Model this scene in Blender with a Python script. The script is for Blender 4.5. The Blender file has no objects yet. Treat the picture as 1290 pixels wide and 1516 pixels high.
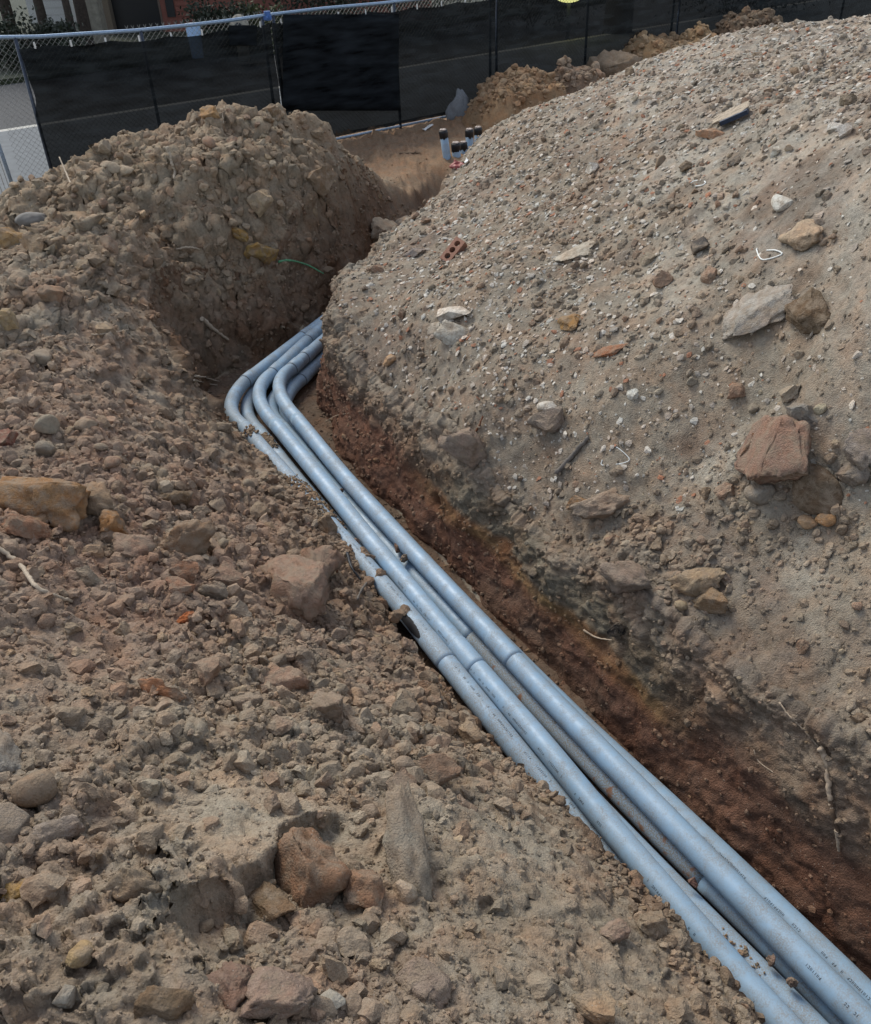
import bpy, bmesh, math, random
import numpy as np
from mathutils import Vector, Matrix, Quaternion

RNG = np.random.default_rng(11)
random.seed(7)
SC = bpy.context.scene
COL = SC.collection
R = math.radians

# ------------------------------------------------------------------ camera
F_PX = 1300.0; CAM_H = 3.4; PITCH = R(35.0); ROLL = R(2.5)
FW = np.array([0, math.cos(PITCH), -math.sin(PITCH)])
_u = np.array([0, math.sin(PITCH), math.cos(PITCH)]); _r = np.array([1.0, 0, 0])
RT = _r*math.cos(ROLL) - _u*math.sin(ROLL)
UP = _r*math.sin(ROLL) + _u*math.cos(ROLL)
CAMP = np.array([0, 0, CAM_H])
cam = bpy.data.cameras.new('camera'); camo = bpy.data.objects.new('camera', cam); COL.objects.link(camo)
m = Matrix([[RT[0], UP[0], -FW[0], 0], [RT[1], UP[1], -FW[1], 0], [RT[2], UP[2], -FW[2], CAM_H], [0, 0, 0, 1]])
camo.matrix_world = m
cam.sensor_fit = 'HORIZONTAL'; cam.sensor_width = 36.0; cam.lens = 36.0*F_PX/1290.0
cam.clip_start = 0.05; cam.clip_end = 500
SC.camera = camo

# ------------------------------------------------------------------ light: dull evening, overcast
SUN_EL, SUN_AZ = R(48), R(-35)
w = bpy.data.worlds.new('World'); SC.world = w; w.use_nodes = True
nt = w.node_tree; bg = nt.nodes['Background']
sky = nt.nodes.new('ShaderNodeTexSky'); sky.sky_type = 'NISHITA'; sky.sun_disc = False
sky.sun_elevation = SUN_EL; sky.sun_rotation = SUN_AZ; sky.air_density = 1.0; sky.dust_density = 0.6; sky.ozone_density = 2.0
hs_ = nt.nodes.new('ShaderNodeHueSaturation'); hs_.inputs['Saturation'].default_value = .5
nt.links.new(sky.outputs[0], hs_.inputs['Color']); nt.links.new(hs_.outputs[0], bg.inputs[0]); bg.inputs[1].default_value = 0.13
sun = bpy.data.lights.new('sun', 'SUN'); sun.energy = 1.5; sun.angle = R(26); sun.color = (1.0, 0.93, 0.80)
suno = bpy.data.objects.new('sun', sun); COL.objects.link(suno)
sd = Vector((math.sin(SUN_AZ)*math.cos(SUN_EL), math.cos(SUN_AZ)*math.cos(SUN_EL), math.sin(SUN_EL)))
suno.rotation_euler = sd.to_track_quat('Z', 'Y').to_euler()
SC.view_settings.view_transform = 'Standard'; SC.view_settings.look = 'None'
SC.view_settings.exposure = 1.07; SC.view_settings.gamma = 1.0
SC.view_settings.use_curve_mapping = False

# ------------------------------------------------------------------ survey helpers (photo pixel -> point of the place)
def dirn(x, y): return FW + RT*((x-645)/F_PX) + UP*((758-y)/F_PX)
def at_z(x, y, z):
    d = dirn(x, y); return CAMP + d*((z-CAM_H)/d[2])
def at_plane(x, y, a, b):
    n = np.array([b[1]-a[1], -(b[0]-a[0]), 0.0]); d = dirn(x, y)
    t = ((np.array([a[0], a[1], 0.0])-CAMP)@n)/(d@n); return CAMP + t*d
def depth(p): return float((np.asarray(p)-CAMP)@FW)

# ------------------------------------------------------------------ noise (numpy)
def _hash(ix, iy, iz, seed):
    h = (ix.astype(np.int64)*374761393 + iy.astype(np.int64)*668265263 + iz.astype(np.int64)*2147483647 + seed*1274126177) & 0xffffffff
    h = ((h ^ (h >> 13))*1274126177) & 0xffffffff
    h = ((h ^ (h >> 16))*2246822519) & 0xffffffff
    return ((h ^ (h >> 15)) & 0xffffff)/float(0xffffff)
def vnoise(p, f, seed=0):
    q = p*f + 137.3; i = np.floor(q); t = q-i; t = t*t*(3-2*t); i = i.astype(np.int64)
    x, y, z = i[:, 0], i[:, 1], i[:, 2]; a, b, c = t[:, 0], t[:, 1], t[:, 2]
    def L(u, v, k): return u+(v-u)*k
    c00 = L(_hash(x, y, z, seed), _hash(x+1, y, z, seed), a); c10 = L(_hash(x, y+1, z, seed), _hash(x+1, y+1, z, seed), a)
    c01 = L(_hash(x, y, z+1, seed), _hash(x+1, y, z+1, seed), a); c11 = L(_hash(x, y+1, z+1, seed), _hash(x+1, y+1, z+1, seed), a)
    return L(L(c00, c10, b), L(c01, c11, b), c)*2-1
def fbm(p, f, o=4, seed=0, g=0.5):
    s = np.zeros(len(p)); A = 1.0; n = 0
    for k in range(o):
        s += A*vnoise(p, f, seed+k*17); n += A; A *= g; f *= 2.03
    return s/n
def cell2(p, f, seed=0):
    """2-D cellular: distance to the nearest jittered point, its random id value"""
    q = p[:, :2]*f + 51.7; i = np.floor(q).astype(np.int64); best = np.full(len(p), 9.0); idv = np.zeros(len(p)); z0 = np.zeros(len(p), np.int64)
    for dx in (-1, 0, 1):
        for dy in (-1, 0, 1):
            cx = i[:, 0]+dx; cy = i[:, 1]+dy
            jx = cx+_hash(cx, cy, z0, seed); jy = cy+_hash(cx, cy, z0+1, seed)
            d = np.hypot(q[:, 0]-jx, q[:, 1]-jy); k = d < best
            best = np.where(k, d, best); idv = np.where(k, _hash(cx, cy, z0+2, seed), idv)
    return best, idv
def sstep(a, b, x):
    t = np.clip((x-a)/(b-a), 0, 1); return t*t*(3-2*t)

# ------------------------------------------------------------------ object helpers
def tag(o, label=None, cat=None, group=None, kind=None):
    if label: o['label'] = label
    if cat: o['category'] = cat
    if group: o['group'] = group
    if kind: o['kind'] = kind
    return o
def link(name, me, mat=None, parent=None):
    o = bpy.data.objects.new(name, me); COL.objects.link(o)
    if mat and not me.materials: me.materials.append(mat)
    if parent: o.parent = parent
    return o
def empty(name, loc, label, cat, group=None):
    o = bpy.data.objects.new(name, None); COL.objects.link(o); o.location = loc; o.empty_display_size = .1
    return tag(o, label, cat, group)
def np_mesh(name, V, Fc, smooth=True):
    """V (n,3), Fc (m,k) equal sized faces"""
    me = bpy.data.meshes.new(name); Fc = np.asarray(Fc, np.int32); k = Fc.shape[1]
    me.vertices.add(len(V)); me.vertices.foreach_set('co', np.asarray(V, np.float32).ravel())
    me.loops.add(Fc.size); me.loops.foreach_set('vertex_index', Fc.ravel())
    me.polygons.add(len(Fc)); me.polygons.foreach_set('loop_start', np.arange(0, Fc.size, k, dtype=np.int32))
    me.polygons.foreach_set('loop_total', np.full(len(Fc), k, np.int32))
    me.update(calc_edges=True)
    me.polygons.foreach_set('use_smooth', np.full(len(Fc), smooth))
    return me
def set_col(me, name, C):
    a = me.color_attributes.new(name, 'FLOAT_COLOR', 'POINT')
    a.data.foreach_set('color', np.hstack([C, np.ones((len(C), 1))]).astype(np.float32).ravel())
def bm_mesh(name, bm, smooth=False):
    me = bpy.data.meshes.new(name); bm.normal_update(); bm.to_mesh(me); bm.free()
    if smooth:
        for p in me.polygons: p.use_smooth = True
    return me
def add_box(bm, c, s, rot=None):
    mt = Matrix.Translation(Vector(c)) @ (rot.to_4x4() if rot else Matrix()) @ Matrix.Diagonal((*s, 1))
    return bmesh.ops.create_cube(bm, size=1.0, matrix=mt)['verts']
def frames(P):
    P = np.asarray(P, float); T = np.gradient(P, axis=0); T /= np.linalg.norm(T, axis=1)[:, None]
    up = np.array([0, 0, 1.0]) if abs(T[0][2]) < .9 else np.array([1.0, 0, 0])
    N = []; n = np.cross(T[0], up); n /= np.linalg.norm(n)
    for t in T:
        n = n-t*(n@t); n /= np.linalg.norm(n); N.append(n)
    N = np.array(N); return T, N, np.cross(N, T)   # B points up-ish
def tube(P, rad, n=24, cap=True, skip=None):
    P = np.asarray(P, float); T, N, B = frames(P); rad = np.broadcast_to(rad, len(P))
    a = np.arange(n)*2*math.pi/n
    V = P[:, None]+(np.cos(a)[None, :, None]*N[:, None]+np.sin(a)[None, :, None]*B[:, None])*rad[:, None, None]
    V = V.reshape(-1, 3); Fc = []
    for i in range(len(P)-1):
        for j in range(n):
            if skip and skip(i, j/n*360): continue
            k = (j+1) % n; Fc.append((i*n+j, i*n+k, (i+1)*n+k, (i+1)*n+j))
    me = bpy.data.meshes.new('tube'); F2 = list(Fc)
    if cap: F2 += [tuple(range(n))[::-1], tuple((len(P)-1)*n+j for j in range(n))]
    me.from_pydata(V.tolist(), [], F2); me.update()
    for p in me.polygons: p.use_smooth = len(p.vertices) == 4
    return me
def join_meshes(ms):
    bm = bmesh.new()
    for q in ms: bm.from_mesh(q)
    return bm_mesh('joined', bm, True)
def crom(P, step):
    P = [np.asarray(p, float) for p in P]; Q = [2*P[0]-P[1]]+P+[2*P[-1]-P[-2]]; out = []
    for i in range(1, len(Q)-2):
        n = max(2, int(np.linalg.norm(Q[i+1]-Q[i])/step))
        for k in range(n):
            t = k/n
            out.append(.5*((2*Q[i])+(-Q[i-1]+Q[i+1])*t+(2*Q[i-1]-5*Q[i]+4*Q[i+1]-Q[i+2])*t*t+(-Q[i-1]+3*Q[i]-3*Q[i+1]+Q[i+2])*t**3))
    out.append(P[-1]); return np.array(out)

# ------------------------------------------------------------------ materials
def new_mat(name):
    mt = bpy.data.materials.new(name); mt.use_nodes = True; t = mt.node_tree; b = t.nodes['Principled BSDF']; return mt, t, b
def N(t, ty, **kw):
    n = t.nodes.new(ty)
    for k, v in kw.items():
        if k.startswith('i_'):
            key = k[2:]; n.inputs[int(key) if key.isdigit() else key.replace('_', ' ')].default_value = v
        else: setattr(n, k, v)
    return n
def ramp(t, stops):
    r = t.nodes.new('ShaderNodeValToRGB'); e = r.color_ramp.elements
    while len(e) < len(stops): e.new(.5)
    for q, (p, c) in zip(e, stops): q.position = p; q.color = (*c, 1) if len(c) == 3 else c
    return r
def mul(t, a, b, mode='MULTIPLY', fac=1.0):
    n = N(t, 'ShaderNodeMix', data_type='RGBA', blend_type=mode); n.inputs[0].default_value = fac
    t.links.new(a, n.inputs[6])
    if hasattr(b, 'links'): t.links.new(b, n.inputs[7])
    else: n.inputs[7].default_value = (*b, 1)
    return n
def soil_material(name, source):
    """dry clay soil. source: 'attr' = colour stored on the mesh, 'object' = the object's own colour"""
    mt, t, b = new_mat(name); L = t.links.new
    tc = N(t, 'ShaderNodeTexCoord'); geo = N(t, 'ShaderNodeNewGeometry')
    if source == 'attr': c = N(t, 'ShaderNodeAttribute', attribute_name='soil').outputs['Color']; co = geo.outputs['Position']
    else: c = N(t, 'ShaderNodeObjectInfo').outputs['Color']; co = geo.outputs['Position']
    n1 = N(t, 'ShaderNodeTexNoise', i_Scale=38, i_Detail=7, i_Roughness=.65); L(co, n1.inputs['Vector'])
    r1 = ramp(t, [(.25, (.62, .60, .58)), (.5, (1, 1, 1)), (.8, (1.28, 1.27, 1.25))]); L(n1.outputs[0], r1.inputs[0])
    n2 = N(t, 'ShaderNodeTexNoise', i_Scale=7, i_Detail=5, i_Roughness=.6); L(co, n2.inputs['Vector'])
    r2 = ramp(t, [(.3, (1.10, .95, .86)), (.55, (1, 1, 1)), (.75, (.92, .98, 1.02))]); L(n2.outputs[0], r2.inputs[0])
    m1 = mul(t, c, r1.outputs[0]); m2 = mul(t, m1.outputs[2], r2.outputs[0])
    # pale grit specks
    v = N(t, 'ShaderNodeTexVoronoi', i_Scale=95); L(co, v.inputs['Vector'])
    r3 = ramp(t, [(.0, (1, 1, 1)), (.13, (1, 1, 1)), (.17, (0, 0, 0))]); L(v.outputs['Distance'], r3.inputs[0])
    sp = N(t, 'ShaderNodeSeparateColor'); L(v.outputs['Color'], sp.inputs[0])
    gt = N(t, 'ShaderNodeMath', operation='GREATER_THAN'); L(sp.outputs[0], gt.inputs[0]); gt.inputs[1].default_value = .80
    mm = N(t, 'ShaderNodeMath', operation='MULTIPLY'); L(r3.outputs[0], mm.inputs[0]); L(gt.outputs[0], mm.inputs[1])
    m3 = N(t, 'ShaderNodeMix', data_type='RGBA'); L(mm.outputs[0], m3.inputs[0]); L(m2.outputs[2], m3.inputs[6]); m3.inputs[7].default_value = (.36, .32, .27, 1)
    last = m3.outputs[2]
    if source == 'object':   # dry dust and soil crusts caked unevenly over the clods
        nd = N(t, 'ShaderNodeTexNoise', i_Scale=16, i_Detail=6, i_Roughness=.65); L(co, nd.inputs['Vector']); rd = ramp(t, [(.44, (0, 0, 0)), (.62, (.75, .75, .75))]); L(nd.outputs[0], rd.inputs[0])
        md = N(t, 'ShaderNodeMix', data_type='RGBA'); L(rd.outputs[0], md.inputs[0]); L(last, md.inputs[6]); md.inputs[7].default_value = (.255, .20, .145, 1); last = md.outputs[2]
    L(last, b.inputs['Base Color']); b.inputs['Roughness'].default_value = .96; b.inputs['Specular IOR Level'].default_value = .12
    nb = N(t, 'ShaderNodeTexNoise', i_Scale=85, i_Detail=9, i_Roughness=.72); L(co, nb.inputs['Vector'])
    vb = N(t, 'ShaderNodeTexVoronoi', i_Scale=130); L(co, vb.inputs['Vector'])
    ad = N(t, 'ShaderNodeMath', operation='SUBTRACT'); L(nb.outputs[0], ad.inputs[0]); 
    sc = N(t, 'ShaderNodeMath', operation='MULTIPLY'); L(vb.outputs['Distance'], sc.inputs[0]); sc.inputs[1].default_value = .35; L(sc.outputs[0], ad.inputs[1])
    bp = N(t, 'ShaderNodeBump', i_Strength=.9, i_Distance=.014); L(ad.outputs[0], bp.inputs['Height']); L(bp.outputs[0], b.inputs['Normal'])
    return mt
MAT = {}
MAT['soil'] = soil_material('dry_clay_soil', 'attr')
MAT['rock'] = soil_material('clod_and_stone', 'object')
def plain(name, col, rough=.7, metal=0.0, bump=0.0, scale=40, var=.25, spec=.4):
    mt, t, b = new_mat(name); L = t.links.new
    g = N(t, 'ShaderNodeNewGeometry'); n = N(t, 'ShaderNodeTexNoise', i_Scale=scale, i_Detail=5); L(g.outputs['Position'], n.inputs['Vector'])
    lo = tuple(c*(1-var) for c in col); hi = tuple(min(1, c*(1+var)) for c in col)
    r = ramp(t, [(.3, lo), (.7, hi)]); L(n.outputs[0], r.inputs[0]); L(r.outputs[0], b.inputs['Base Color'])
    b.inputs['Roughness'].default_value = rough; b.inputs['Metallic'].default_value = metal; b.inputs['Specular IOR Level'].default_value = spec
    if bump:
        bp = N(t, 'ShaderNodeBump', i_Strength=.6, i_Distance=bump); L(n.outputs[0], bp.inputs['Height']); L(bp.outputs[0], b.inputs['Normal'])
    MAT[name] = mt; return mt
def pipe_material(name, mud):
    mt, t, b = new_mat(name); L = t.links.new
    g = N(t, 'ShaderNodeNewGeometry'); pos = g.outputs['Position']
    n = N(t, 'ShaderNodeTexNoise', i_Scale=3.0, i_Detail=4); L(pos, n.inputs['Vector'])
    base = ramp(t, [(.3, (.20, .315, .43)), (.7, (.255, .37, .485))]); L(n.outputs[0], base.inputs[0])  # blue cast of the sky on grey PVC is mixed into this colour
    # soil dust and smears
    n2 = N(t, 'ShaderNodeTexNoise', i_Scale=9.0, i_Detail=9, i_Roughness=.72); L(pos, n2.inputs['Vector'])
    hi = .80-.55*mud; r2 = ramp(t, [(hi-.22, (0, 0, 0)), (hi, (1, 1, 1))]); L(n2.outputs[0], r2.inputs[0])
    n3 = N(t, 'ShaderNodeTexNoise', i_Scale=170, i_Detail=3); L(pos, n3.inputs['Vector'])
    r3 = ramp(t, [(.35, (.15, .15, .15)), (.62, (1, 1, 1))]); L(n3.outputs[0], r3.inputs[0])
    k = N(t, 'ShaderNodeMath', operation='MULTIPLY'); L(r2.outputs[0], k.inputs[0]); L(r3.outputs[0], k.inputs[1])
    k2 = N(t, 'ShaderNodeMath', operation='MULTIPLY'); L(k.outputs[0], k2.inputs[0]); k2.inputs[1].default_value = .45+.5*mud
    mx = N(t, 'ShaderNodeMix', data_type='RGBA'); L(k2.outputs[0], mx.inputs[0]); L(base.outputs[0], mx.inputs[6]); mx.inputs[7].default_value = (.20, .165, .115, 1)
    src = mx.outputs[2]
    if mud > .8:
        n4 = N(t, 'ShaderNodeTexNoise', i_Scale=14, i_Detail=4); L(pos, n4.inputs['Vector']); r4 = ramp(t, [(.60, (0, 0, 0)), (.68, (1, 1, 1))]); L(n4.outputs[0], r4.inputs[0])
        m4 = N(t, 'ShaderNodeMix', data_type='RGBA'); L(r4.outputs[0], m4.inputs[0]); L(src, m4.inputs[6]); m4.inputs[7].default_value = (.22, .11, .06, 1); src = m4.outputs[2]
    L(src, b.inputs['Base Color']); b.inputs['Roughness'].default_value = .46; b.inputs['Specular IOR Level'].default_value = .45
    rr = N(t, 'ShaderNodeMapRange'); L(k2.outputs[0], rr.inputs[0]); rr.inputs[3].default_value = .42; rr.inputs[4].default_value = .95; L(rr.outputs[0], b.inputs['Roughness'])
    bp = N(t, 'ShaderNodeBump', i_Strength=.25, i_Distance=.002); L(k2.outputs[0], bp.inputs['Height']); L(bp.outputs[0], b.inputs['Normal'])
    return mt
MAT['pvc'] = pipe_material('grey_pvc', 0.36)
MAT['pvc_dusty'] = pipe_material('dusty_grey_pvc', 0.5)
MAT['pvc_mud'] = pipe_material('muddy_grey_pvc', 0.95)

# ------------------------------------------------------------------ terrain
def P2(x, y, z): return tuple(at_z(x, y, z))
ctrl = []
def c(*a):
    for q in a: ctrl.append(P2(*q))
# left bank, near to far (photo point, height)
c((0,1516,1.38),(300,1516,1.25),(645,1516,1.08),(900,1516,.92),(0,1250,1.18),(300,1250,1.02),(500,1200,.84),(650,1330,.90),(800,1330,.78),
  (700,1150,.58),(0,1000,1.02),(300,1000,.74),(480,1000,.44),(0,820,.92),(200,830,.70),(350,800,.42),(430,880,.36),(0,650,.86),(150,660,.74),(280,690,.42),
  (0,500,.95),(130,500,.84),(0,400,1.05),(100,400,1.08),(40,340,1.05),(100,290,1.17),(200,215,1.38),(245,215,1.33),(330,182,1.40),(430,162,1.50),(470,185,1.35),
  (200,340,1.12),(400,280,1.12),(320,392,.62),(500,240,.98),(560,265,.62),(590,300,.45),(560,320,.45),(400,330,.85),(300,330,1.0))
# crest of the left bank
c((335,628,.06),(400,700,.06),(470,770,.07),(520,830,.06),(590,945,.00),(640,1005,.06),(700,1068,.16),(830,1175,.40),(930,1303,.49),(1050,1442,.55),(1150,1520,.60),
  (300,603,.24),(262,560,.42),(240,500,.60),(215,435,.76),(245,375,.78),(440,388,.46),(490,385,.40),(360,640,.08))
# flat ground behind
c((600,200,.15),(700,185,.15),(630,222,.15),(645,240,.15))
# right side: edge over the trench, heap face, heap ridge
c((466,512,.48),(462,480,.58),(490,560,.30),(555,600,.28),(607,697,.20),(637,734,.22),(760,782,.30),(850,850,.40),(960,890,.56),(1050,1000,.52),(1170,1090,.56),(1290,1180,.62),
  (520,410,.72),(590,340,.80),(672,375,1.0),(600,500,.76),(700,600,.76),(800,500,1.1),(800,680,.66),(900,600,1.06),(1000,500,1.4),(1000,750,.82),(1150,830,.88),(1290,930,.92),
  (1290,700,1.32),(1150,600,1.32),(1290,450,1.9),(1100,350,1.78),(900,350,1.48),(800,250,1.42),(1290,200,2.3),(1050,200,1.98),
  (650,270,.72),(668,256,.78),(700,226,.93),(722,202,1.10),(762,176,1.30),(840,144,1.60),(1000,78,2.0),(1290,42,2.36))
ctrl += [(-5,11.5,.3),(-3,12.8,.18),(-1.3,13.0,.15),(0,13.2,.15),(-1.5,14.3,.15),(1,15.5,.15),(4,20,.15),(-7,12.5,.15),(-6,14.5,.15),(8,24,.15),(0,20,.15),
  (-4,5,.95),(-5.2,8.2,.75),(-6.5,9.5,.3),(-3,2,1.2),(-2,0,1.6),(0,-.5,1.7),(-6,3,.8),(1.3,.4,.85),(-9,7,.3),
  (1.4,12.3,.5),(.95,11.3,.6),(3.3,12.6,1.3),(5,12.3,1.5),(1.2,13.9,.18),(2,14.6,.2),(4,15.6,.25),(6,14.5,.7),(7,9,2.0),(6,5,1.8),(4,2,1.2),(3.2,0,.8),(10,14,.8),(10,18,.2)]
ctrl = np.array(ctrl)
def _phi(d): return d*d*np.log(d+1e-9)
_n = len(ctrl); _d = np.hypot(ctrl[:, 0][:, None]-ctrl[:, 0], ctrl[:, 1][:, None]-ctrl[:, 1])
_A = np.zeros((_n+3, _n+3)); _A[:_n, :_n] = _phi(_d)+np.eye(_n)*.012; _A[:_n, _n] = 1; _A[:_n, _n+1:] = ctrl[:, :2]; _A[_n, :_n] = 1; _A[_n+1:, :_n] = ctrl[:, :2].T
_w = np.linalg.solve(_A, np.concatenate([ctrl[:, 2], [0, 0, 0]]))
def top_surface(x, y):
    out = np.empty(len(x))
    for s in range(0, len(x), 60000):
        e = slice(s, s+60000)
        d = np.hypot(x[e][:, None]-ctrl[:, 0], y[e][:, None]-ctrl[:, 1])
        out[e] = _phi(d)@_w[:_n]+_w[_n]+_w[_n+1]*x[e]+_w[_n+2]*y[e]
    return out
# foot of the trench walls (plan x, y, width of the wall above that edge)
OUTER = [at_z(*q) for q in [(1207,1602,-.115),(1132,1516,-.115),(1010,1380,-.115),(914,1276,-.115),(800,1152,-.075),(714,1047,-.02),(600,905,0),(512,803,0),(396,672,0)]]
FOOT = []
for p_, q_, w_ in zip(OUTER[::-1], OUTER, (.05,.05,.06,.10,.13,.18,.22,.24,.26)):
    o_ = .0 if p_[1] > 4.4 else (.065 if p_[1] > 2.9 else .15)
    FOOT.append((p_[0]-.85*o_, p_[1]-.53*o_, w_))
FOOT.append((FOOT[-1][0]+1.3, FOOT[-1][1]-2.2, .25))
TR = [(3.2,-1.0,.24),(1.66,1.76,.13),(1.32,2.31,.13),(1.11,2.68,.14),(.87,3.11,.14),(.46,3.83,.16),(.24,4.21,.18),(-.18,5.0,.20),(-.70,5.95,.24),(-.90,6.67,.14),(-.95,7.30,.18),(-.62,8.6,.25),(.05,10.2,.3),(.75,12.3,.35),(1.0,13.1,.5),
      (.3,13.2,.5),(-.2,11.6,.4),(-.72,9.6,.3),(-1.02,8.7,.3),(-1.34,8.05,.35),(-1.72,7.72,.5),(-2.05,7.35,.5),(-2.05,6.95,.22),(-1.88,6.5,.10),(-1.72,6.25,.06)] + FOOT
TR = np.array(TR)
def trench_sd(x, y):
    """signed distance to the foot line (negative inside) and local wall width"""
    n = len(TR); best = np.full(len(x), 1e9); wsum = np.zeros(len(x)); ws = np.zeros(len(x)); ins = np.zeros(len(x), bool)
    for i in range(n):
        a = TR[i]; b = TR[(i+1) % n]; ex, ey = b[0]-a[0], b[1]-a[1]; l2 = ex*ex+ey*ey
        t = np.clip(((x-a[0])*ex+(y-a[1])*ey)/l2, 0, 1); d = np.hypot(x-a[0]-t*ex, y-a[1]-t*ey)
        best = np.minimum(best, d); k = 1/(d+.03)**4; ws += k*(a[2]*(1-t)+b[2]*t); wsum += k
        c1 = (a[1] > y) != (b[1] > y); xi = a[0]+(y-a[1])/(ey if abs(ey) > 1e-9 else 1e-9)*ex; ins ^= c1 & (x < xi)
    return np.where(ins, -best, best), ws/wsum
# broken edges (crusts and small scarps): photo points, height at the edge, rise on the upper side, fall on the lower side, reach
SCARPS = [([(498,1180),(470,1215),(425,1235),(418,1290),(385,1340),(368,1385),(300,1420),(265,1450)], .93, .05, .085, .30),
          ([(0,905),(60,890),(130,925),(200,930)], .88, .04, .06, .15),
          ([(560,470),(640,560),(700,590)], .7, .02, .03, .2),
          ([(250,780),(330,770),(370,830)], .5, .03, .05, .12),
          ([(640,1160),(700,1215),(760,1225)], .66, .03, .05, .10)]
def seg_side(x, y, L):
    best = np.full(len(x), 1e9); side = np.zeros(len(x)); endk = np.ones(len(x)); n = len(L)-1
    for i in range(n):
        a, b = L[i], L[i+1]; ex, ey = b[0]-a[0], b[1]-a[1]; l2 = ex*ex+ey*ey
        tr = ((x-a[0])*ex+(y-a[1])*ey)/l2; t = np.clip(tr, 0, 1)
        d = np.hypot(x-a[0]-t*ex, y-a[1]-t*ey); k = d < best; s = ex*(y-a[1])-ey*(x-a[0])
        best = np.where(k, d, best); side = np.where(k, np.sign(s), side); endk = np.where(k, (i+t)/n, endk)
    fade = sstep(0, .15, endk)*sstep(0, .15, 1-endk); return best, side, fade
def centre_x(y): return np.interp(y, [-1, 1.7, 4, 6.2, 7.3, 8.5, 10, 13, 16], [2.6, 1.2, .1, -1.2, -1.25, -.75, -.3, .7, 1.4])
def base_height(x, y):
    T = top_surface(x, y); p = np.stack([x, y, np.zeros(len(x))], 1)
    jx = fbm(p, 3.0, 3, 5)*.06; jy = fbm(p, 3.0, 3, 9)*.06
    jit = np.where(x > -.9+0*x, 1.0, 1.0)
    sd, wd = trench_sd(x+jx*.6, y+jy*.6)
    back = np.where((x > centre_x(y)) & (y < 7.6) | ((x < centre_x(y)) & (y > 6.3) & (y < 13)), .055, 0.0)   # room for the finely built faces of the cut
    k = np.clip((sd-back)/wd, 0, 1); S = 1-(1-k)**1.6
    S = np.where(k < .04, k/.04*(1-(1-.04)**1.6), S)
    floor = -.20+fbm(p, 2.2, 3, 3)*.02+np.abs(fbm(p, 7, 4, 4, .6))*.035
    h = floor+(T-floor)*S
    lump = sstep(.0, .3, sd)
    h += lump*(fbm(p, 1.6, 3, 21)*.05+fbm(p, 5, 3, 22)*.03)
    h += lump*sstep(6.5, 8.5, y)*(x < centre_x(y))*sstep(12.5, 11, y)*(fbm(p, 1.7, 3, 25)*.22+np.abs(fbm(p, 3.0, 3, 26))*.26-.06)
    for pts, z, up, dn, reach in SCARPS:
        L = [at_z(a, b, z)[:2] for a, b in pts]; mk = (np.abs(x-L[0][0]) < 3) & (np.abs(y-L[0][1]) < 3)
        if not mk.any(): continue
        xx, yy = x[mk], y[mk]; q = p[mk]
        d, s, f = seg_side(xx+vnoise(q, 8, 31)*.045+vnoise(q, 25, 33)*.015, yy+vnoise(q, 8, 32)*.045+vnoise(q, 25, 34)*.015, L)
        sg = sstep(-.03, .03, -d*s); h[mk] += f*(sg*up*np.exp(-d/reach/1.6)-(1-sg)*dn*np.exp(-d/reach))
    return h, sd, wd, T
def rough_height(x, y):
    h, sd, wd, T = base_height(x, y)
    p = np.stack([x, y, h], 1)
    left = sstep(.10, -.10, x-centre_x(y)) ; heap = 1-left
    out = sstep(.02, .2, sd)
    far = sstep(6.0, 9.0, y)
    patch = sstep(-.25, .35, fbm(p, 1.1, 3, 41))
    cp_ = at_z(375, 1205, .95); crust = np.exp(-(((x-cp_[0])/.30)**2+((y-cp_[1])/.30)**2)**1.5)
    # broken soil: tilted facets in four sizes
    for f, am, sd_ in ((4.5, .085, 50), (9, .055, 51), (19, .040, 52), (42, .018, 53)):
        wv = np.stack([vnoise(p, f*.9, sd_)+.5*vnoise(p, f*2.3, sd_+3), vnoise(p, f*.9, sd_+1)+.5*vnoise(p, f*2.3, sd_+4), 0*x], 1)*(.38/f)
        q = p+wv; d, idv = cell2(q, f, sd_)
        i1 = (idv*7919) % 1.0; i2 = (idv*6101) % 1.0
        tilt = ((q[:, 0]*f+q[:, 1]*f*.37) % 1.0-.5)*(i1-.5)+((q[:, 1]*f) % 1.0-.5)*(i2-.5)*0
        dome = np.clip(1-(d/.75)**2, 0, 1)**.6
        h = h+out*am*(1-.85*crust)*np.where(far > .5, 1.1, 1.0)*dome*(np.maximum(0, idv-.25)*1.15+tilt*.0)*(left*(.34+.75*patch)+heap*(.13+.30*patch)+heap*.5*np.exp(-(sd/.35)**2))
    # fine crumb
    h = h+out*(fbm(p, 26, 4, 61, .62)*.012*(.5+.5*left)+fbm(p, 9, 3, 66)*.012)
    ridg = np.abs(fbm(p, 6, 3, 71)); h = h-out*np.maximum(0, .10-ridg)*.12*left
    return h, sd, wd, T, left, patch
AP = np.array([0, -2.2])
def make_grid(ang, rad):
    A, Rr = np.meshgrid(ang, rad); x = AP[0]+Rr*np.sin(A); y = AP[1]+Rr*np.cos(A); return x.ravel(), y.ravel()
ang = np.concatenate([np.linspace(R(-82), R(-31), 60, endpoint=False), np.linspace(R(-31), R(31), 640), np.linspace(R(31), R(82), 61)[1:]])
rad = np.concatenate([np.exp(np.linspace(math.log(.8), math.log(2.5), 40, endpoint=False)), np.exp(np.linspace(math.log(2.5), math.log(14.0), 760, endpoint=False)), np.exp(np.linspace(math.log(14), math.log(24), 70))])
gx, gy = make_grid(ang, rad)
gh, gsd, gwd, gT, gleft, gpatch = rough_height(gx, gy)
fence_fade = sstep(19.0, 22.5, np.hypot(gx-AP[0], gy-AP[1])); gh = gh*(1-fence_fade)+.12*fence_fade
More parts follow.
